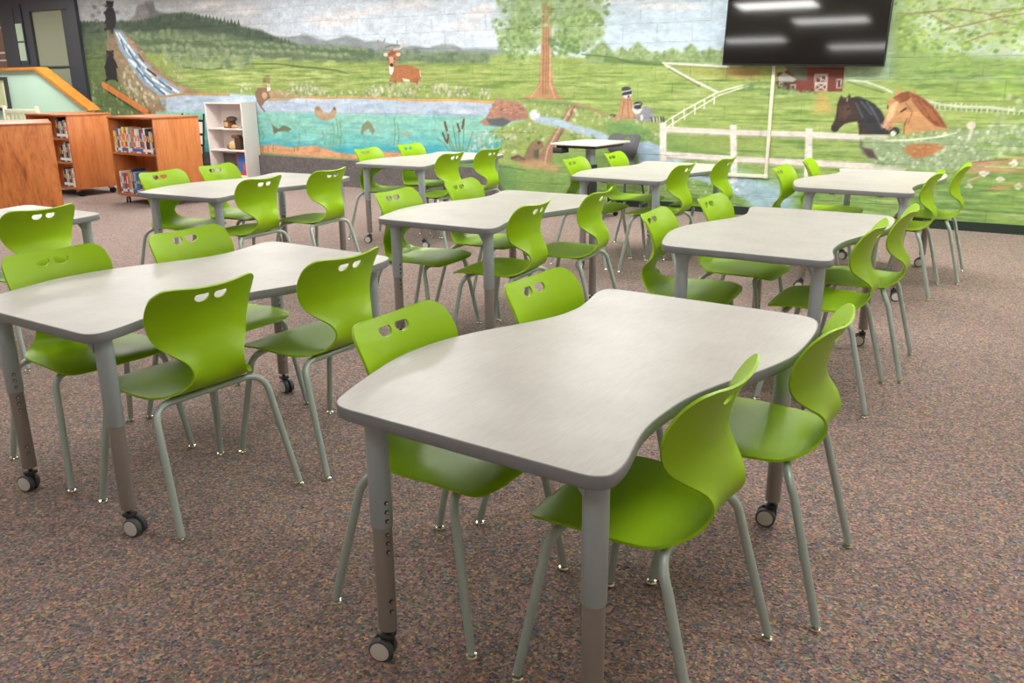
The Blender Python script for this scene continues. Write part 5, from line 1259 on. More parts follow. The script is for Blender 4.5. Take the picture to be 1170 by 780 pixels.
# ------------------------------------------------------------------ ceiling lights: some placed from screen streaks, others added to brighten mural and room
lp = [(-11.3, 1.9), (-8.7, 1.9), (-6.2, 1.9), (-3.8, 1.9), (-1.4, 1.9), (1.0, 1.9), (3.4, 1.9), (5.7, 1.9),  # row along the mural and left corner, added to brighten them
      (-8.6, 4.85), (-5.6, 4.85), (-2.6, 4.85), (.66, 4.85), (4.0, 4.85), (-5.6, 6.45), (-2.2, 6.45), (-5.2, 8.45), (4.4, 6.9)]
lpdim = [(1.15, 6.45), (-.66, 8.45), (1.09, 9.7), (4.4, 9.7)]
lt0 = None; dim_mesh = {}
for u, n in lp + lpdim:
    if lt0 is None:
        lt0 = empty('ceiling_light', rm(u, n, HC), YAW, 'recessed white fluorescent ceiling light, some mirrored in the television, others added to brighten the room', 'ceiling light', 'ceiling lights mirrored in the television')
        bm = bmesh.new(); a, b = .62, .32
        for x0, x1, y0, y1 in ((-a, a, -b, -b + .03), (-a, a, b - .03, b), (-a, -a + .03, -b + .03, b - .03), (a - .03, a, -b + .03, b - .03)): box(bm, x0, x1, y0, y1, -.03, 0)
        finish('frame', bm, M['steelwhite'], lt0, 0)
        bm = bmesh.new(); box(bm, -a + .03, a - .03, -b + .03, b - .03, -.024, -.012); finish('diffuser', bm, M['lamp'], lt0, 0)
    else:
        c = copy_tree(lt0); c.location = rm(u, n, HC)
        if (u, n) in lpdim or n > 4:
            key = 'lampdim' if (u, n) in lpdim else 'lampmid'
            d_ = [q for q in c.children if q.name.startswith('diffuser')][0]
            if key not in dim_mesh:
                dim_mesh[key] = d_.data.copy(); dim_mesh[key].materials.clear(); dim_mesh[key].materials.append(M[key])
            d_.data = dim_mesh[key]

# ------------------------------------------------------------------ television
tv = empty('television', rm(2.205, .12, 1.56), YAW, 'large black flat television mounted on the painted wall', 'television')
tv.rotation_euler = (R(-3.0), R(1.2), YAW)
W2, HT = .80, .93
bm = bmesh.new(); box(bm, -W2, W2, -.02, .028, 0, HT, 0, .006); box(bm, -.5, .5, .028, .05, .2, .7, 0, .01); finish('body', bm, M['black'], tv)
bm = bmesh.new(); box(bm, -W2 + .012, W2 - .012, -.0225, -.019, .018, HT - .012); finish('screen', bm, M['screen'], tv, 0)
bm = bmesh.new(); box(bm, -.25, .25, .05, .072, .3, .65, 0, .004); finish('wall_mount', bm, M['under'], tv)
rw = empty('cable_raceway', rm(1.92, .0, .43), YAW, 'thin ivory cable channel running down the wall from the television and turning left', 'cable channel')
bm = bmesh.new(); box(bm, -.018, .018, -.022, -.001, 0, 1.15, 0, .003); finish('channel', bm, M['race'], rw)
bm = bmesh.new(); box(bm, -.72, -.02, -.022, -.001, -.018, .018, 0, .003); finish('channel', bm, M['race'], rw)
bm = bmesh.new(); box(bm, -.022, .022, -.026, -.001, -.022, .022, 0, .003); finish('elbow', bm, M['race'], rw)

# ------------------------------------------------------------------ chair
PROF = [  # y, z, half width, edge lift: centre line from the front lip over the seat and up the back
    (.2065, .4435, .110, -.001), (.2045, .4475, .152, -.002), (.1985, .454, .184, -.004), (.186, .461, .205, -.005), (.160, .467, .217, -.005), (.11, .470, .223, -.002), (.04, .466, .223, .004),
    (-.03, .459, .221, .008), (-.09, .456, .216, .010), (-.135, .457, .206, .009), (-.172, .464, .182, .006), (-.203, .482, .147, .000), (-.222, .510, .116, -.008),
    (-.229, .542, .104, -.012), (-.225, .578, .117, -.002), (-.212, .622, .154, .026), (-.201, .670, .190, .050), (-.208, .727, .207, .053), (-.226, .776, .207, .046), (-.243, .806, .197, .039), (-.252, .822, .181, .032), (-.258, .831, .158, .024), (-.261, .836, .122, .015)]
def shell_mesh(holes, sm=4, nu=24):
    P = np.array(PROF); n = len(P); rows = []
    def cr_(i, t):
        a, b, c, d = P[max(i - 1, 0)], P[i], P[i + 1], P[min(i + 2, n - 1)]
        return .5 * (2 * b + (c - a) * t + (2 * a - 5 * b + 4 * c - d) * t * t + (3 * b - a - 3 * c + d) * t ** 3)
    for i in range(n - 1):
        for j in range(sm): rows.append(cr_(i, j / sm))
    rows.append(P[-1]); rows = np.array(rows)
    tan = np.gradient(rows[:, :2], axis=0); tan /= np.linalg.norm(tan, axis=1)[:, None]
    nor = np.stack([-tan[:, 1], tan[:, 0]], -1)            # travelling backwards: normal must look up / forward
    nor = np.where((nor[:, 1:2] < 0) & (np.arange(len(nor))[:, None] < 20), -nor, nor)
    for i in range(1, len(nor)):
        if nor[i] @ nor[i - 1] < 0: nor[i] = -nor[i]
    bm = bmesh.new(); g = []
    for r_, m in zip(rows, nor):
        row = []
        for q in range(nu + 1):
            u = -1 + 2 * q / nu; lift = r_[3] * abs(u) ** 2.1
            row.append(bm.verts.new((u * r_[2], r_[0] + m[0] * lift, r_[1] + m[1] * lift)))
        g.append(row)
    for a, b in zip(g, g[1:]):
        for q in range(nu): bm.faces.new((a[q], a[q + 1], b[q + 1], b[q]))
    bmesh.ops.recalc_face_normals(bm, faces=bm.faces)
    bmesh.ops.solidify(bm, geom=list(bm.faces), thickness=.0075)
    me = bpy.data.meshes.new('seat_shell'); bm.to_mesh(me); bm.free()
    ob = bpy.data.objects.new('tmp_shell', me); COL.objects.link(ob)
    cuts = []
    for outl in holes:
        bm = bmesh.new(); f = [[bm.verts.new((x, y, z)) for x, z in outl] for y in (-.5, -.1)]
        bm.faces.new(f[0]); bm.faces.new(f[1]); m = len(outl)
        for i in range(m): bm.faces.new((f[0][i], f[0][(i + 1) % m], f[1][(i + 1) % m], f[1][i]))
        bmesh.ops.recalc_face_normals(bm, faces=bm.faces)
        cm = bpy.data.meshes.new('tmp_cut'); bm.to_mesh(cm); bm.free(); co_ = bpy.data.objects.new('tmp_cut', cm); COL.objects.link(co_); cuts.append(co_)
        md = ob.modifiers.new('b', 'BOOLEAN'); md.operation = 'DIFFERENCE'; md.object = co_; md.solver = 'EXACT'
    dg = bpy.context.evaluated_depsgraph_get(); dg.update()
    res = bpy.data.meshes.new_from_object(ob.evaluated_get(dg)); res.name = 'seat_shell'
    bpy.data.objects.remove(ob); 
    for c in cuts: bpy.data.objects.remove(c)
    return res
def eye(cx, cz, w, h, sgn):      # flat upper edge, rounded below
    pts = []
    for i in range(15):
        a = math.pi + math.pi * i / 14
        pts.append((cx + w * math.cos(a) * (1 if abs(math.cos(a)) < 1 else 1), cz + h * math.sin(a)))
    pts += [(cx + w * .93, cz + .006), (cx + w * .7, cz + .009), (cx - w * .7, cz + .009), (cx - w * .93, cz + .006)]
    return pts
def chair_parts(root, shell, mat, frame, glide):
    link('seat_shell', shell, mat, root, 50)
    feet = {(-1, 1): 0, (1, 1): 0, (-1, -1): 0, (1, -1): 0}
    for (sx, sy) in feet:
        if sy > 0: f = (.257, .195); b = (.222, .128, .392); m = (.214, .112, .436); h = (.150, .105, .4385); e = (.0, .105, .4385)
        else: f = (.257, -.295); b = (.230, -.196, .384); m = (.224, -.172, .4365); h = (.158, -.158, .4385); e = (.0, -.158, .4385)
        bm = bmesh.new(); S = lambda p: (p[0] * sx, p[1], p[2])
        path = [S((f[0], f[1], .016)), S(((f[0] + b[0]) / 2, (f[1] + b[1]) / 2, (b[2] + .016) / 2))] + [Vector((v.x * sx, v.y, v.z)) for v in arc(b, m, h, 8)] + [S(e)]
        sweep(bm, path, .0125, 12); lg = finish('leg', bm, frame, root, 40)
        bm = bmesh.new(); lathe(bm, [(.007, .024), (.0075, .012), (.0075, .010), (.015, .0085), (.0175, .004), (.016, 0.0)], 16, (f[0] * sx, f[1], 0)); finish('glide', bm, glide, lg, 40)
    bm = bmesh.new()
    for sx in (-1, 1):
        box(bm, sx * .115 - .014, sx * .115 + .014, -.150, .118, .4380, .4490, 0, .003)
        box(bm, sx * .115 - .03, sx * .115 + .03, .085, .135, .4450, .458, 0, .003)
    finish('seat_support', bm, M['under'], root, 40)
EYES = [eye(-.037, .801, .029, .020, -1), eye(.037, .801, .029, .020, 1)]
proto = empty('stacking_chair', (0, 0, 0)); chair_parts(proto, shell_mesh(EYES), M['green'], M['steel'], M['chrome'])
TDESC = {'T1': 'the nearest foreground table', 'T2': 'the left foreground table', 'T3': 'the second middle-row table', 'T4': 'the nearer right-hand table', 'T5': 'the table beside oak bookcases', 'T6': 'the table under painted pond', 'T7': 'the table by white desk', 'T8': 'the table under painted horses'}
CDESC = {'L1': 'left side of', 'R1': 'right side of'}
CH = {"T1L1": [-0.145, 2.308, -122.3], "T1L2": [0.27, 2.76, -124.8], "T1R1": [0.311, 2.004, 56.1], "T1R2": [0.719, 2.462, 60.1], "T2L1": [-1.676, 3.317, -128.0], "T2L2": [-1.291, 3.789, -123.4], "T2R1": [-1.212, 2.998, 53.9], "T2R2": [-0.829, 3.449, 56.7], "T3L1": [-0.504, 5.149, -118.6], "T3L2": [-0.133, 5.653, -117.8], "T3R1": [-0.063, 4.808, 62.1], "T3R2": [0.335, 5.288, 64.5], "T4L1": [0.92, 4.234, -117.3], "T4L2": [1.308, 4.738, -122.8], "T4R1": [1.471, 4.027, 59.8], "T4R2": [1.818, 4.479, 60.8], "T5L1": [-2.403, 6.422, -119.1], "T5L2": [-2.128, 6.894, -113.6], "T5R1": [-1.909, 6.159, 61.6], "T5R2": [-1.54, 6.661, 62.8], "T6L1": [-1.177, 8.382, -116.0], "T6L2": [-0.83, 8.873, -119.6], "T6R1": [-0.707, 8.016, 61.5], "T6R2": [-0.379, 8.428, 60.9], "T7L1": [0.715, 7.134, -120.0], "T7L2": [1.102, 7.636, -118.9], "T7R1": [1.156, 6.839, 57.0], "T7R2": [1.584, 7.299, 58.0], "T8L1": [2.177, 6.316, -123.1], "T8L2": [2.547, 6.828, -116.1], "T8R1": [2.733, 6.119, 58.4], "T8R2": [3.145, 6.567, 59.8], "T9R2": [-2.72, 4.796, 58.2]}
first = True
for kk, (x, y, a) in CH.items():
    o = proto if first else copy_tree(proto); first = False
    o.location = (x, y, 0); o.rotation_euler = (0, 0, R(a))
    t, s, i = kk[:2], kk[2], kk[3]
    side = 'left' if s == 'L' else 'right'
    wh = 'nearer' if i == '1' else 'farther'
    if t == 'T9': lab = 'lime green chair with back to camera, at the table cut off by the left edge'
    else: lab = 'lime green chair, %s of two on %s side of %s' % (wh, side, TDESC[t])
    tag(o, lab, 'chair', 'lime green chairs around the wave tables')

# ------------------------------------------------------------------ wave tables
RS = [(.300, -.712), (.345, -.709), (.374, -.690), (.382, -.655), (.376, -.605), (.360, -.545), (.345, -.49), (.332, -.42), (.328, -.34), (.330, -.25), (.340, -.17), (.358, -.09), (.378, -.02), (.402, .05), (.422, .12), (.440, .2), (.450, .28), (.450, .37), (.443, .47), (.432, .56), (.418, .625), (.400, .67), (.374, .697), (.34, .709), (.300, .712)]
LS = [(.300, -.712), (.343, -.708), (.370, -.692), (.379, -.660), (.375, -.613), (.350, -.52), (.328, -.42), (.326, -.35), (.330, -.29), (.352, -.21), (.388, -.12), (.420, -.05), (.450, .03), (.470, .1), (.482, .16), (.488, .23), (.486, .314), (.472, .40), (.448, .492), (.427, .564), (.405, .628), (.385, .675), (.36, .700), (.335, .709), (.300, .712)]
OUT = [(v.x, v.y) for v in spline(RS, 4)] + [(-v.x, -v.y) for v in spline(LS, 4)]
def offs(o_, d):
    n = len(o_); r_ = []
    for i in range(n):
        a = Vector(o_[i - 1]); c = Vector(o_[(i + 1) % n]); t = (c - a).normalized(); r_.append((o_[i][0] - t.y * d, o_[i][1] + t.x * d))
    return r_
def bandmesh(bm, rings):
    vs = [[bm.verts.new((x, y, z)) for x, y in o_] for o_, z in rings]; n = len(vs[0])
    for a, b in zip(vs, vs[1:]):
        for i in range(n): bm.faces.new((a[i], a[(i + 1) % n], b[(i + 1) % n], b[i]))
    return vs
ZT, ZB = .740, .708
def pin(bm, sx, r, z):      # adjustment pin seen on the inner face of each leg
    d = Vector((.95, -.31, 0)) * (-sx); o_ = Vector((0, 0, z))
    sweep(bm, [o_ + d * (r - .004), o_ + d * (r + .0012)], .0062, 12, 2); sweep(bm, [o_ + d * (r - .002), o_ + d * (r + .004)], .0038, 10, 1)
def make_table():
    root = empty('wave_table', (0, 0, 0))
    bm = bmesh.new(); vs = bandmesh(bm, [(offs(OUT, .004), ZB + .003), (offs(OUT, .004), ZT)]); bm.faces.new(vs[0]); bm.faces.new(vs[1]); finish('tabletop', bm, M['laminate'], root, 30)
    bm = bmesh.new(); vs = bandmesh(bm, [(offs(OUT, .0041), ZT - .0004), (offs(OUT, .0025), ZT + .0004), (offs(OUT, .0006), ZT - .001), (OUT, ZT - .004), (OUT, ZB + .004), (offs(OUT, .003), ZB), (offs(OUT, .03), ZB)])
    finish('edge_band', bm, M['rim'], root, 40)
    for sx, sy in ((-1, -1), (1, -1), (-1, 1), (1, 1)):
        lx, ly = sx * .309 + .012, sy * .635
        bm = bmesh.new(); lathe(bm, [(.029, ZB - .0005), (.029, .405), (.0265, .402)], 24)
        bm2 = [(-.055, ZB - .001), (-.028, ZB - .001), (-.028, ZB - .05)]
        for an in (math.atan2(-sy, -sx), math.atan2(-sy, -sx) + 1.57):        # gussets under the top
            ca, sa = math.cos(an), math.sin(an)
            f = [[bm.verts.new((-h * ca - w * sa, -h * sa + w * ca, z)) for h, z in bm2] for w in (-.012, .012)]
            bm.faces.new(f[0]); bm.faces.new(f[1])
            for i in range(3): bm.faces.new((f[0][i], f[0][(i + 1) % 3], f[1][(i + 1) % 3], f[1][i]))
        for zz in (.425, .45, .475):
            pin(bm, sx, .029, zz)
        lg = finish('leg', bm, [M['legtop'], M['chrome'], M['under']], root, 40, (lx, ly, 0))
        bm = bmesh.new(); lathe(bm, [(.0255, .42), (.0255, .100), (.0245, .098)], 24)
        for zz in (.16, .19, .335, .36, .385):
            pin(bm, sx, .0255, zz)
        finish('leg_extension', bm, [M['leglow'], M['chrome'], M['under']], lg, 40)
        bm = bmesh.new()
        lathe(bm, [(.007, .1), (.007, .055)], 10, (0, 0, 0), 'z', 2)
        for s in (-1, 1):
            lathe(bm, [(.008, s * .004), (.030, s * .004), (.034, s * .007), (.034, s * .020), (.031, s * .024), (.026, s * .0245), (.026, s * .0235)], 24, (.018, 0, .034), 'y', 0)
            lathe(bm, [(.0265, s * .022), (.0265, s * .0262), (.008, s * .0275)], 20, (.018, 0, .034), 'y', 1)
        box(bm, -.016, .034, -.0038, .0038, .03, .072, 2, .002); box(bm, -.018, .02, -.019, .019, .068, .083, 2, .006)
        finish('caster', bm, [M['rubber'], M['hub'], M['under']], lg, 40, None, {(-1, -1): R(200), (1, -1): R(15), (-1, 1): R(-10), (1, 1): R(190)}[(sx, sy)])
    bm = bmesh.new()          # steel stretcher rails under the top
    for x in (-.16, .16): box(bm, x - .018, x + .018, -.56, .56, ZB - .024, ZB - .0005, 0, .003)
    finish('under_rail', bm, M['under'], root, 40)
    return root
TB = {'T1': (.268, 2.322, -34.4), 'T2': (-1.233, 3.356, -33.3), 'T3': (-.063, 5.229, -31.3), 'T4': (1.391, 4.348, -32.1), 'T5': (-1.940, 6.530, -28.4), 'T6': (-.746, 8.463, -29.9), 'T7': (1.174, 7.216, -33.6), 'T8': (2.671, 6.429, -32.4), 'T9': (-3.112, 4.712, -31.8)}
TL = {'T1': 'nearest wave shaped table with pale linen top, in the middle foreground', 'T2': 'pale wave shaped table in the left foreground with four green chairs', 'T3': 'second pale wave table of the middle row, behind the nearest one',
      'T4': 'pale wave table on the right, in front of the far right one', 'T5': 'pale wave table beside the wooden bookcases', 'T6': 'farthest pale wave table, under the painted pond', 'T7': 'far pale wave table in front of the white desk',
      'T8': 'far right pale wave table under the painted horses', 'T9': 'pale wave table cut off at the left edge of the photo'}
tp = make_table(); first = True
for kk, (x, y, a) in TB.items():
    o = tp if first else copy_tree(tp); first = False
    ra = R(a); o.location = (x - .012 * math.cos(ra) - .015 * math.sin(ra), y - .012 * math.sin(ra) + .015 * math.cos(ra), 0); o.rotation_euler = (0, 0, ra)
    tag(o, TL[kk], 'table', 'wave tables across the room')

# ------------------------------------------------------------------ wooden bookcases on casters
def bookcase(name, corner, ang, w, d, shelves, label, end_mat, group='oak bookcases on casters'):
    rz = R(ang); X = Vector((math.cos(rz), math.sin(rz), 0)); Y = Vector((-math.sin(rz), math.cos(rz), 0))
    c = Vector((corner[0], corner[1], 0)) - X * (w / 2) + Y * (d / 2)
    root = empty('bookcase', c, rz, label, 'bookcase', group)
    z0, z1, t = .10, 1.06, .024; hw, hd = w / 2, d / 2
    for s in (-1, 1):
        bm = bmesh.new(); box(bm, s * hw - (t if s > 0 else 0), s * hw + (t if s < 0 else 0), -hd, hd, z0, z1 - t, 0, .002); finish('end_panel', bm, end_mat, root)
    bm = bmesh.new(); box(bm, -hw - .004, hw + .004, -hd - .004, hd + .004, z1 - t, z1, 0, .003); finish('top_board', bm, M['oakshelf'], root)
    bm = bmesh.new(); box(bm, -hw + t, hw - t, -.01, .01, z0 + .02, z1 - t); finish('back_panel', bm, M['oak'], root, 0)
    for zz in [z0] + shelves:
        bm = bmesh.new(); box(bm, -hw + t, hw - t, -hd + .004, hd - .004, zz, zz + t, 0, .002); finish('shelf', bm, M['oakshelf'], root)
    for sx in (-1, 1):
        for sy in (-1, 1):
            bm = bmesh.new()
            lathe(bm, [(.012, z0), (.012, .07)], 10, (0, 0, 0), 'z', 1); box(bm, -.03, .03, -.02, .02, .06, .085, 1, .004)
            for s in (-1, 1): lathe(bm, [(.01, s * .006), (.034, s * .006), (.036, s * .012), (.034, s * .026), (.015, s * .028)], 18, (.02, 0, .036), 'y', 0)
            finish('caster', bm, [M['black'], M['hub']], root, 40, (sx * (hw - .1), sy * (hd - .08), 0), .5 * sx)
    return root, c, X, Y, hw, hd, t
palette = [(236, 176, 70), (238, 226, 196), (206, 84, 66), (70, 104, 170), (240, 238, 232), (60, 64, 80), (196, 150, 110), (226, 120, 70), (120, 150, 180), (180, 60, 70), (244, 214, 120), (90, 130, 100), (212, 190, 170), (40, 44, 60), (200, 110, 130), (150, 190, 220)]
cname = ['orange', 'cream', 'red', 'blue', 'white', 'slate', 'tan', 'coral', 'pale blue', 'crimson', 'yellow', 'green', 'beige', 'black', 'pink', 'sky blue']
covers = [plain('book_cover_' + cname[i].replace(' ', '_'), rgb(*c), .5, noise=.15, nscale=25) for i, c in enumerate(palette)]
lblue = plain('spine_label', rgb(70, 110, 190), .5); lwhite = plain('spine_tag', rgb(240, 240, 236), .6)
def book(loc, rz, th, h, dp, ci, label, group, band):
    bm = bmesh.new()
    box(bm, -th / 2 + .0015, th / 2 - .0015, -dp / 2 + .003, dp / 2 - .003, .003, h - .003, 1)
    box(bm, -th / 2, -th / 2 + .0015, -dp / 2, dp / 2, 0, h, 0); box(bm, th / 2 - .0015, th / 2, -dp / 2, dp / 2, 0, h, 0)
    box(bm, -th / 2, th / 2, -dp / 2 - .001, -dp / 2 + .002, 0, h, 0)
    box(bm, -th / 2 + .0002, th / 2 - .0002, -dp / 2 - .0018, -dp / 2 - .001, .02, .055, 2)
    if band: box(bm, -th / 2 + .0002, th / 2 - .0002, -dp / 2 - .0018, -dp / 2 - .001, .058, .072, 3)
    box(bm, -th * .22, th * .22, -dp / 2 - .0018, -dp / 2 - .001, h * .5, h * (.62 + .25 * ((ci * 7) % 3) / 2), 3)
    o = finish('book', bm, [covers[ci], M['paper'], lwhite if not band else lblue, covers[(1, 2, 4, 10, 2, 0, 3, 1, 4, 10, 2, 1, 7, 10, 4, 3)[ci]]], None, 0, loc, rz)
    tag(o, label, 'book', group)
ORD = ['first', 'second', 'third', 'fourth', 'fifth', 'sixth', 'seventh', 'eighth', 'ninth', 'tenth', 'eleventh', 'twelfth', 'thirteenth', 'fourteenth', 'fifteenth', 'sixteenth', 'seventeenth', 'eighteenth', 'nineteenth', 'twentieth', 'twenty-first', 'twenty-second', 'twenty-third', 'twenty-fourth', 'twenty-fifth', 'twenty-sixth', 'twenty-seventh', 'twenty-eighth']
def fill(bc, z, x0, x1, h0, h1, group, where, seed, thick=(.022, .04), seq=None, band=True, fromright=False):
    root, c, X, Y, hw, hd, t = bc; rng = random.Random(seed); x = x0; i = 0; items = []
    while True:
        th = rng.uniform(*thick)
        if x + th > x1: break
        h = rng.uniform(h0, h1); ci = seq[i % len(seq)] if seq else rng.randrange(len(covers)); dp = rng.uniform(.15, .19); items.append((x + th / 2, th, h, dp, ci)); x += th + .0012; i += 1
    for j, (xx, th, h, dp, ci) in enumerate(items):
        p = c + X * xx + Y * (-hd + .03 + dp / 2); p.z = z + .0005
        m = len(items) - 1 - j if fromright else j
        book(p, root.rotation_euler.z, th, h, dp, ci, '%s book, %s from %s on %s' % (cname[ci], ORD[m], 'right' if fromright else 'left', where), group, band and rng.random() < .55)
b3 = bookcase('B3', (-4.191, 10.494), -35, .947, .626, [.605], 'oak bookcase on casters with two shelves of books, beside the white shelf', M['oak'])
fill(b3, .629, -.43, .43, .25, .315, 'books on upper shelf of two-shelf bookcase', 'upper shelf of two-shelf bookcase', 4, (.03, .048), [10, 0, 3, 1, 7, 10, 2, 1, 8, 6, 7, 4, 1, 3, 2, 4, 13, 13, 12, 5, 5, 13])
fill(b3, .124, -.42, .43, .24, .32, 'books on lower shelf of two-shelf bookcase', 'lower shelf of two-shelf bookcase', 9, (.03, .05), [4, 8, 9, 2, 6, 12, 5, 15, 3, 3, 13, 14, 8, 4, 9, 12])
b2 = bookcase('B2', (-5.724, 11.561), -35, 1.032, .616, [.425, .735], 'oak bookcase on casters with three shelves, between the two other oak bookcases', M['oak'])
for z, nm, sd in ((.124, 'bottom', 21), (.449, 'middle', 22), (.759, 'top', 23)):
    fill(b2, z, .17, .47, .2, .26, 'books on %s shelf of three-shelf bookcase' % nm, '%s shelf of three-shelf bookcase' % nm, sd, (.03, .045), [5, 13, 12, 8, 13, 6, 4, 5, 12, 13, 5], False, True)
rz = R(-61.3); Y = Vector((-math.sin(rz), math.cos(rz), 0)); X = Vector((math.cos(rz), math.sin(rz), 0))
cr3 = Vector((-4.886, 9.519, 0)) - Y * .62
b1 = bookcase('B1', (cr3.x, cr3.y), -61.3, 1.0, .62, [.425, .735], 'oak bookcase turned end-on with bold wood grain, at the left edge of the photo', M['oakgrain'])

# white display shelf with ornaments
ws = empty('white_shelf', rm(-6.076, .15, 0), YAW, 'tall narrow white shelf unit standing against the painted pond', 'shelf unit')
hw = .392
bm = bmesh.new(); box(bm, -hw, -hw + .025, -.15, .14, 0, 1.15, 0, .002); finish('side_panel', bm, M['white'], ws)
bm = bmesh.new(); box(bm, hw - .025, hw, -.15, .14, 0, 1.15, 0, .002); finish('side_panel', bm, M['whitegrey'], ws)
bm = bmesh.new(); box(bm, -hw + .025, hw - .025, .125, .14, .06, 1.13); finish('back_panel', bm, M['white'], ws, 0)
bm = bmesh.new(); box(bm, -hw + .025, hw - .025, -.15, .14, 1.125, 1.15, 0, .002); finish('top_board', bm, M['white'], ws)
for z in (.06, .44, .755):
    bm = bmesh.new(); box(bm, -hw + .025, hw - .025, -.148, .125, z, z + .022, 0, .002); finish('shelf', bm, M['white'], ws)
bm = bmesh.new(); box(bm, -hw + .025, hw - .025, -.13, -.115, 0, .06); finish('toe_board', bm, M['white'], ws, 0)
# ornaments
e1 = empty('ornament', rm(-6.05, .2, .7775), YAW, 'small rustic lantern ornament on the upper shelf of the white unit', 'ornament', 'ornaments on the white shelf')
bm = bmesh.new(); box(bm, -.09, .05, -.06, .06, 0, .11, 0, .008); finish('box', bm, M['brownfig'], e1)
bm = bmesh.new(); box(bm, -.07, .01, -.067, -.058, .02, .085, 0, .004); finish('front', bm, M['tanfig'], e1)
bm = bmesh.new(); lathe(bm, [(.02, .105), (.085, .11), (.075, .15), (.03, .17), (.004, .172)], 18, (.03, 0, 0)); finish('lid', bm, M['darkfig'], e1, 40)
bm = bmesh.new(); sweep(bm, [(.05, -.02, .024), (.12, -.03, .034), (.17, -.03, .014)], [.02, .022, .008], 10); finish('tail', bm, M['tanfig'], e1)
e2 = empty('ornament', rm(-5.97, .2, .4625), YAW, 'brown carved figure ornament on the middle shelf of the white unit', 'ornament', 'ornaments on the white shelf')
bm = bmesh.new(); lathe(bm, [(.05, 0), (.075, .03), (.07, .09), (.045, .12), (.02, .13)], 18, (-.05, 0, 0)); finish('body', bm, M['tanfig'], e2, 40)
bm = bmesh.new(); box(bm, .0, .11, -.04, .05, 0, .19, 0, .012); finish('post', bm, M['darkfig'], e2)
bm = bmesh.new(); box(bm, -.05, .09, -.05, .04, .17, .215, 0, .012); finish('roof', bm, M['brownfig'], e2)
bm = bmesh.new(); lathe(bm, [(.01, .0), (.04, .02), (.042, .05), (.02, .08), (.004, .085)], 14, (-.13, -.02, 0)); finish('pup', bm, M['brownfig'], e2, 40)
o = empty('small_figurine', rm(-5.76, .24, .7775), YAW, 'tiny dark figurine at the right end of the white unit upper shelf', 'ornament', 'ornaments on the white shelf')
bm = bmesh.new(); lathe(bm, [(.022, 0), (.03, .01), (.018, .025), (.004, .032)], 12); finish('body', bm, M['darkfig'], o, 40)
pb = empty('picture_book', rm(-5.85, .2, .0825), YAW, 'red and blue picture book standing face-out in the white unit', 'book')
bm = bmesh.new(); box(bm, -.14, .14, -.012, .012, 0, .34, 0, .002); finish('cover', bm, covers[9], pb)
bm = bmesh.new(); box(bm, -.115, .115, -.016, -.0115, .06, .31, 0); finish('cover_picture', bm, covers[3], pb, 0)
bm = bmesh.new(); lathe(bm, [(.004, -.0195), (.05, -.0195), (.05, -.0155)], 16, (.04, 0, .13), 'y'); finish('cover_badge', bm, covers[2], pb, 0)
pb.location = rm(-5.85, .2, .083)

# black magazine rack
mr = empty('magazine_rack', rm(-6.765, .3, 0), YAW, 'black magazine rack holding white papers, squeezed between oak bookcase and white shelf', 'magazine rack')
bm = bmesh.new()
for x in (-.24, .24): sweep(bm, [(x, -.12, 0), (x, -.05, .5), (x, .02, .98)], .014, 8); sweep(bm, [(x, -.10, .12), (x, .14, 0.004)], .012, 8)
for q, z in enumerate((.14, .36, .5, .66, .86)): box(bm, -.24, .24, -.13 + q * .03, -.11 + q * .03, z, z + .035, 0, .004)
finish('rack_frame', bm, M['black'], mr)
for q, z in enumerate((.165, .385, .53, .685)):
    bm = bmesh.new(); y = -.095 + q * .03; box(bm, -.21, .21, y, y + .008, z, z + (.19, .13, .13, .19)[q], 0); finish('paper_stack', bm, M['white'], mr, 0)

# framed poster on the mint wall, slatted seat in front of it
fp = empty('framed_poster', rm(-10.15, 1.262, 1.02), YAW, 'black framed cream poster on the mint wall, cut by the left edge', 'poster')
bm = bmesh.new()
for x0, x1, z0, z1 in ((-.3, .3, 0, .05), (-.3, .3, .47, .52), (-.3, -.25, .05, .47), (.23, .3, .05, .47)): box(bm, x0, x1, -.03, -.001, z0, z1)
finish('frame', bm, M['under'], fp, 0)
bm = bmesh.new(); box(bm, -.25, .23, -.016, -.004, .05, .47); finish('mat', bm, plain('cream_mat', rgb(226, 224, 184), .6), fp, 0)
bm = bmesh.new(); box(bm, -.2, .16, -.0175, -.0155, .09, .43); finish('print', bm, plain('grey_green_print', rgb(196, 204, 160), .6, noise=.1), fp, 0)
sb = empty('slatted_bench', rm(-8.80, 1.75, 0), YAW, 'cream slatted bench back showing above the bookcases at left', 'bench')
ivory = plain('ivory_paint', rgb(232, 232, 204), .55)
bm = bmesh.new()
for x in (-.42, .42): box(bm, x - .022, x + .022, -.02, .025, 0, 1.12, 0, .004); box(bm, x - .022, x + .022, -.42, -.375, 0, .44, 0, .004)
finish('frame', bm, ivory, sb)
bm = bmesh.new(); box(bm, -.40, .40, -.012, .012, 1.00, 1.075, 0, .004); finish('top_rail', bm, ivory, sb)
for q in range(7):
    x = -.34 + q * .1133; bm = bmesh.new(); box(bm, x - .025, x + .025, -.008, .008, .46, 1.0, 0, .003); finish('slat', bm, ivory, sb)
bm = bmesh.new(); box(bm, -.43, .43, -.43, .02, .43, .46, 0, .004); finish('seat', bm, ivory, sb)

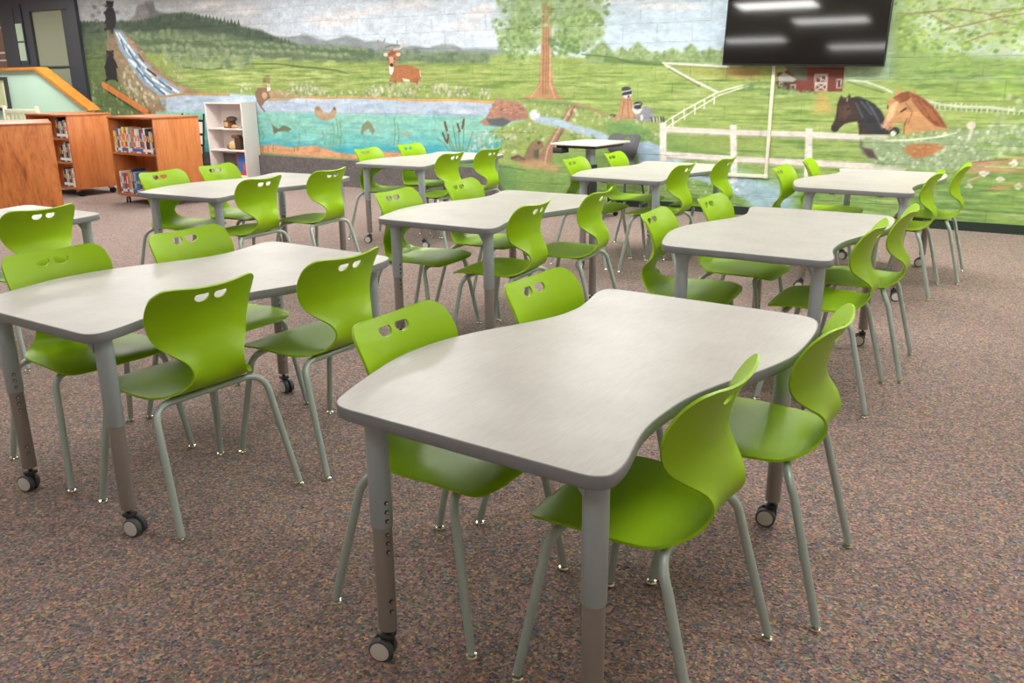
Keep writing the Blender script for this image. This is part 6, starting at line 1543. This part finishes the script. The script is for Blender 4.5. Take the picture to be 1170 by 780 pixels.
# ------------------------------------------------------------------ white student desk and charcoal chair at the mural
dk = empty('sit_stand_desk', rm(.20, .78, 0), YAW + R(-6), 'small white student desk on black pedestal, in front of the mural', 'desk')
bm = bmesh.new(); box(bm, -.29, .29, -.36, .36, .775, .795, 0, .004); finish('desktop', bm, M['white'], dk)
bm = bmesh.new(); box(bm, -.25, .25, -.30, .28, .745, .775, 0, .004); box(bm, -.26, -.14, -.36, -.22, .69, .745, 0, .006); finish('tray', bm, M['under'], dk)
bm = bmesh.new(); box(bm, -.035, .035, -.05, .05, .30, .745, 0, .006); finish('upper_post', bm, M['legtop'], dk)
bm = bmesh.new(); box(bm, -.05, .05, -.065, .065, .06, .55, 0, .006); finish('lower_post', bm, M['under'], dk)
bm = bmesh.new()
for s in (-1, 1): box(bm, s * .27 - .025, s * .27 + .025, -.34, .12, .055, .085, 0, .006)
box(bm, -.27, .27, -.035, .035, .05, .08, 0, .006); finish('base', bm, M['black'], dk)
for sx in (-1, 1):
    for yy in (-.31, .09):
        bm = bmesh.new(); lathe(bm, [(.008, .06), (.008, .03)], 8)
        for s in (-1, 1): lathe(bm, [(.008, s * .004), (.024, s * .004), (.026, s * .01), (.024, s * .018), (.01, s * .02)], 16, (.01, 0, .026), 'y')
        finish('caster', bm, M['black'], dk, 40, (sx * .27, yy, 0))
gc = empty('charcoal_chair', rm(.30, .36, 0), YAW + R(180), 'charcoal grey chair with flared back, behind the white student desk', 'chair')
gc.rotation_euler.z = YAW + R(172)
EY2 = [[(.05 * math.cos(2 * math.pi * i / 20), .795 + .018 * math.sin(2 * math.pi * i / 20)) for i in range(20)]]
chair_parts(gc, shell_mesh(EY2), M['charcoal'], M['under'], M['black'])

# ------------------------------------------------------------------ camera, world, colour management
cd = bpy.data.cameras.new('camera'); cam = bpy.data.objects.new('camera', cd); COL.objects.link(cam)
cd.sensor_fit = 'HORIZONTAL'; cd.sensor_width = 36.0; cd.lens = 990.91 / 1170 * 36.0; cd.clip_start = .05; cd.clip_end = 100
pt, rl = .298137, -.00957635
fw = Vector((0, math.cos(pt), -math.sin(pt))); rt = Vector((1, 0, 0)); up = Vector((0, math.sin(pt), math.cos(pt)))
r2 = rt * math.cos(rl) + up * math.sin(rl); u2 = up * math.cos(rl) - rt * math.sin(rl)
cam.matrix_world = Matrix(((r2.x, u2.x, -fw.x, 0), (r2.y, u2.y, -fw.y, 0), (r2.z, u2.z, -fw.z, 1.49964), (0, 0, 0, 1)))
sc.camera = cam
w = bpy.data.worlds.new('world'); sc.world = w; w.use_nodes = True; w.node_tree.nodes['Background'].inputs['Color'].default_value = (.8, .85, .9, 1); w.node_tree.nodes['Background'].inputs['Strength'].default_value = .05
vs_ = sc.view_settings; sc.display_settings.display_device = 'sRGB'; vs_.view_transform = 'Standard'; vs_.look = 'None'; vs_.gamma = 1.0; vs_.use_curve_mapping = False; vs_.exposure = 0.15
sc.cycles.max_bounces = 8; sc.cycles.diffuse_bounces = 5; sc.cycles.glossy_bounces = 4
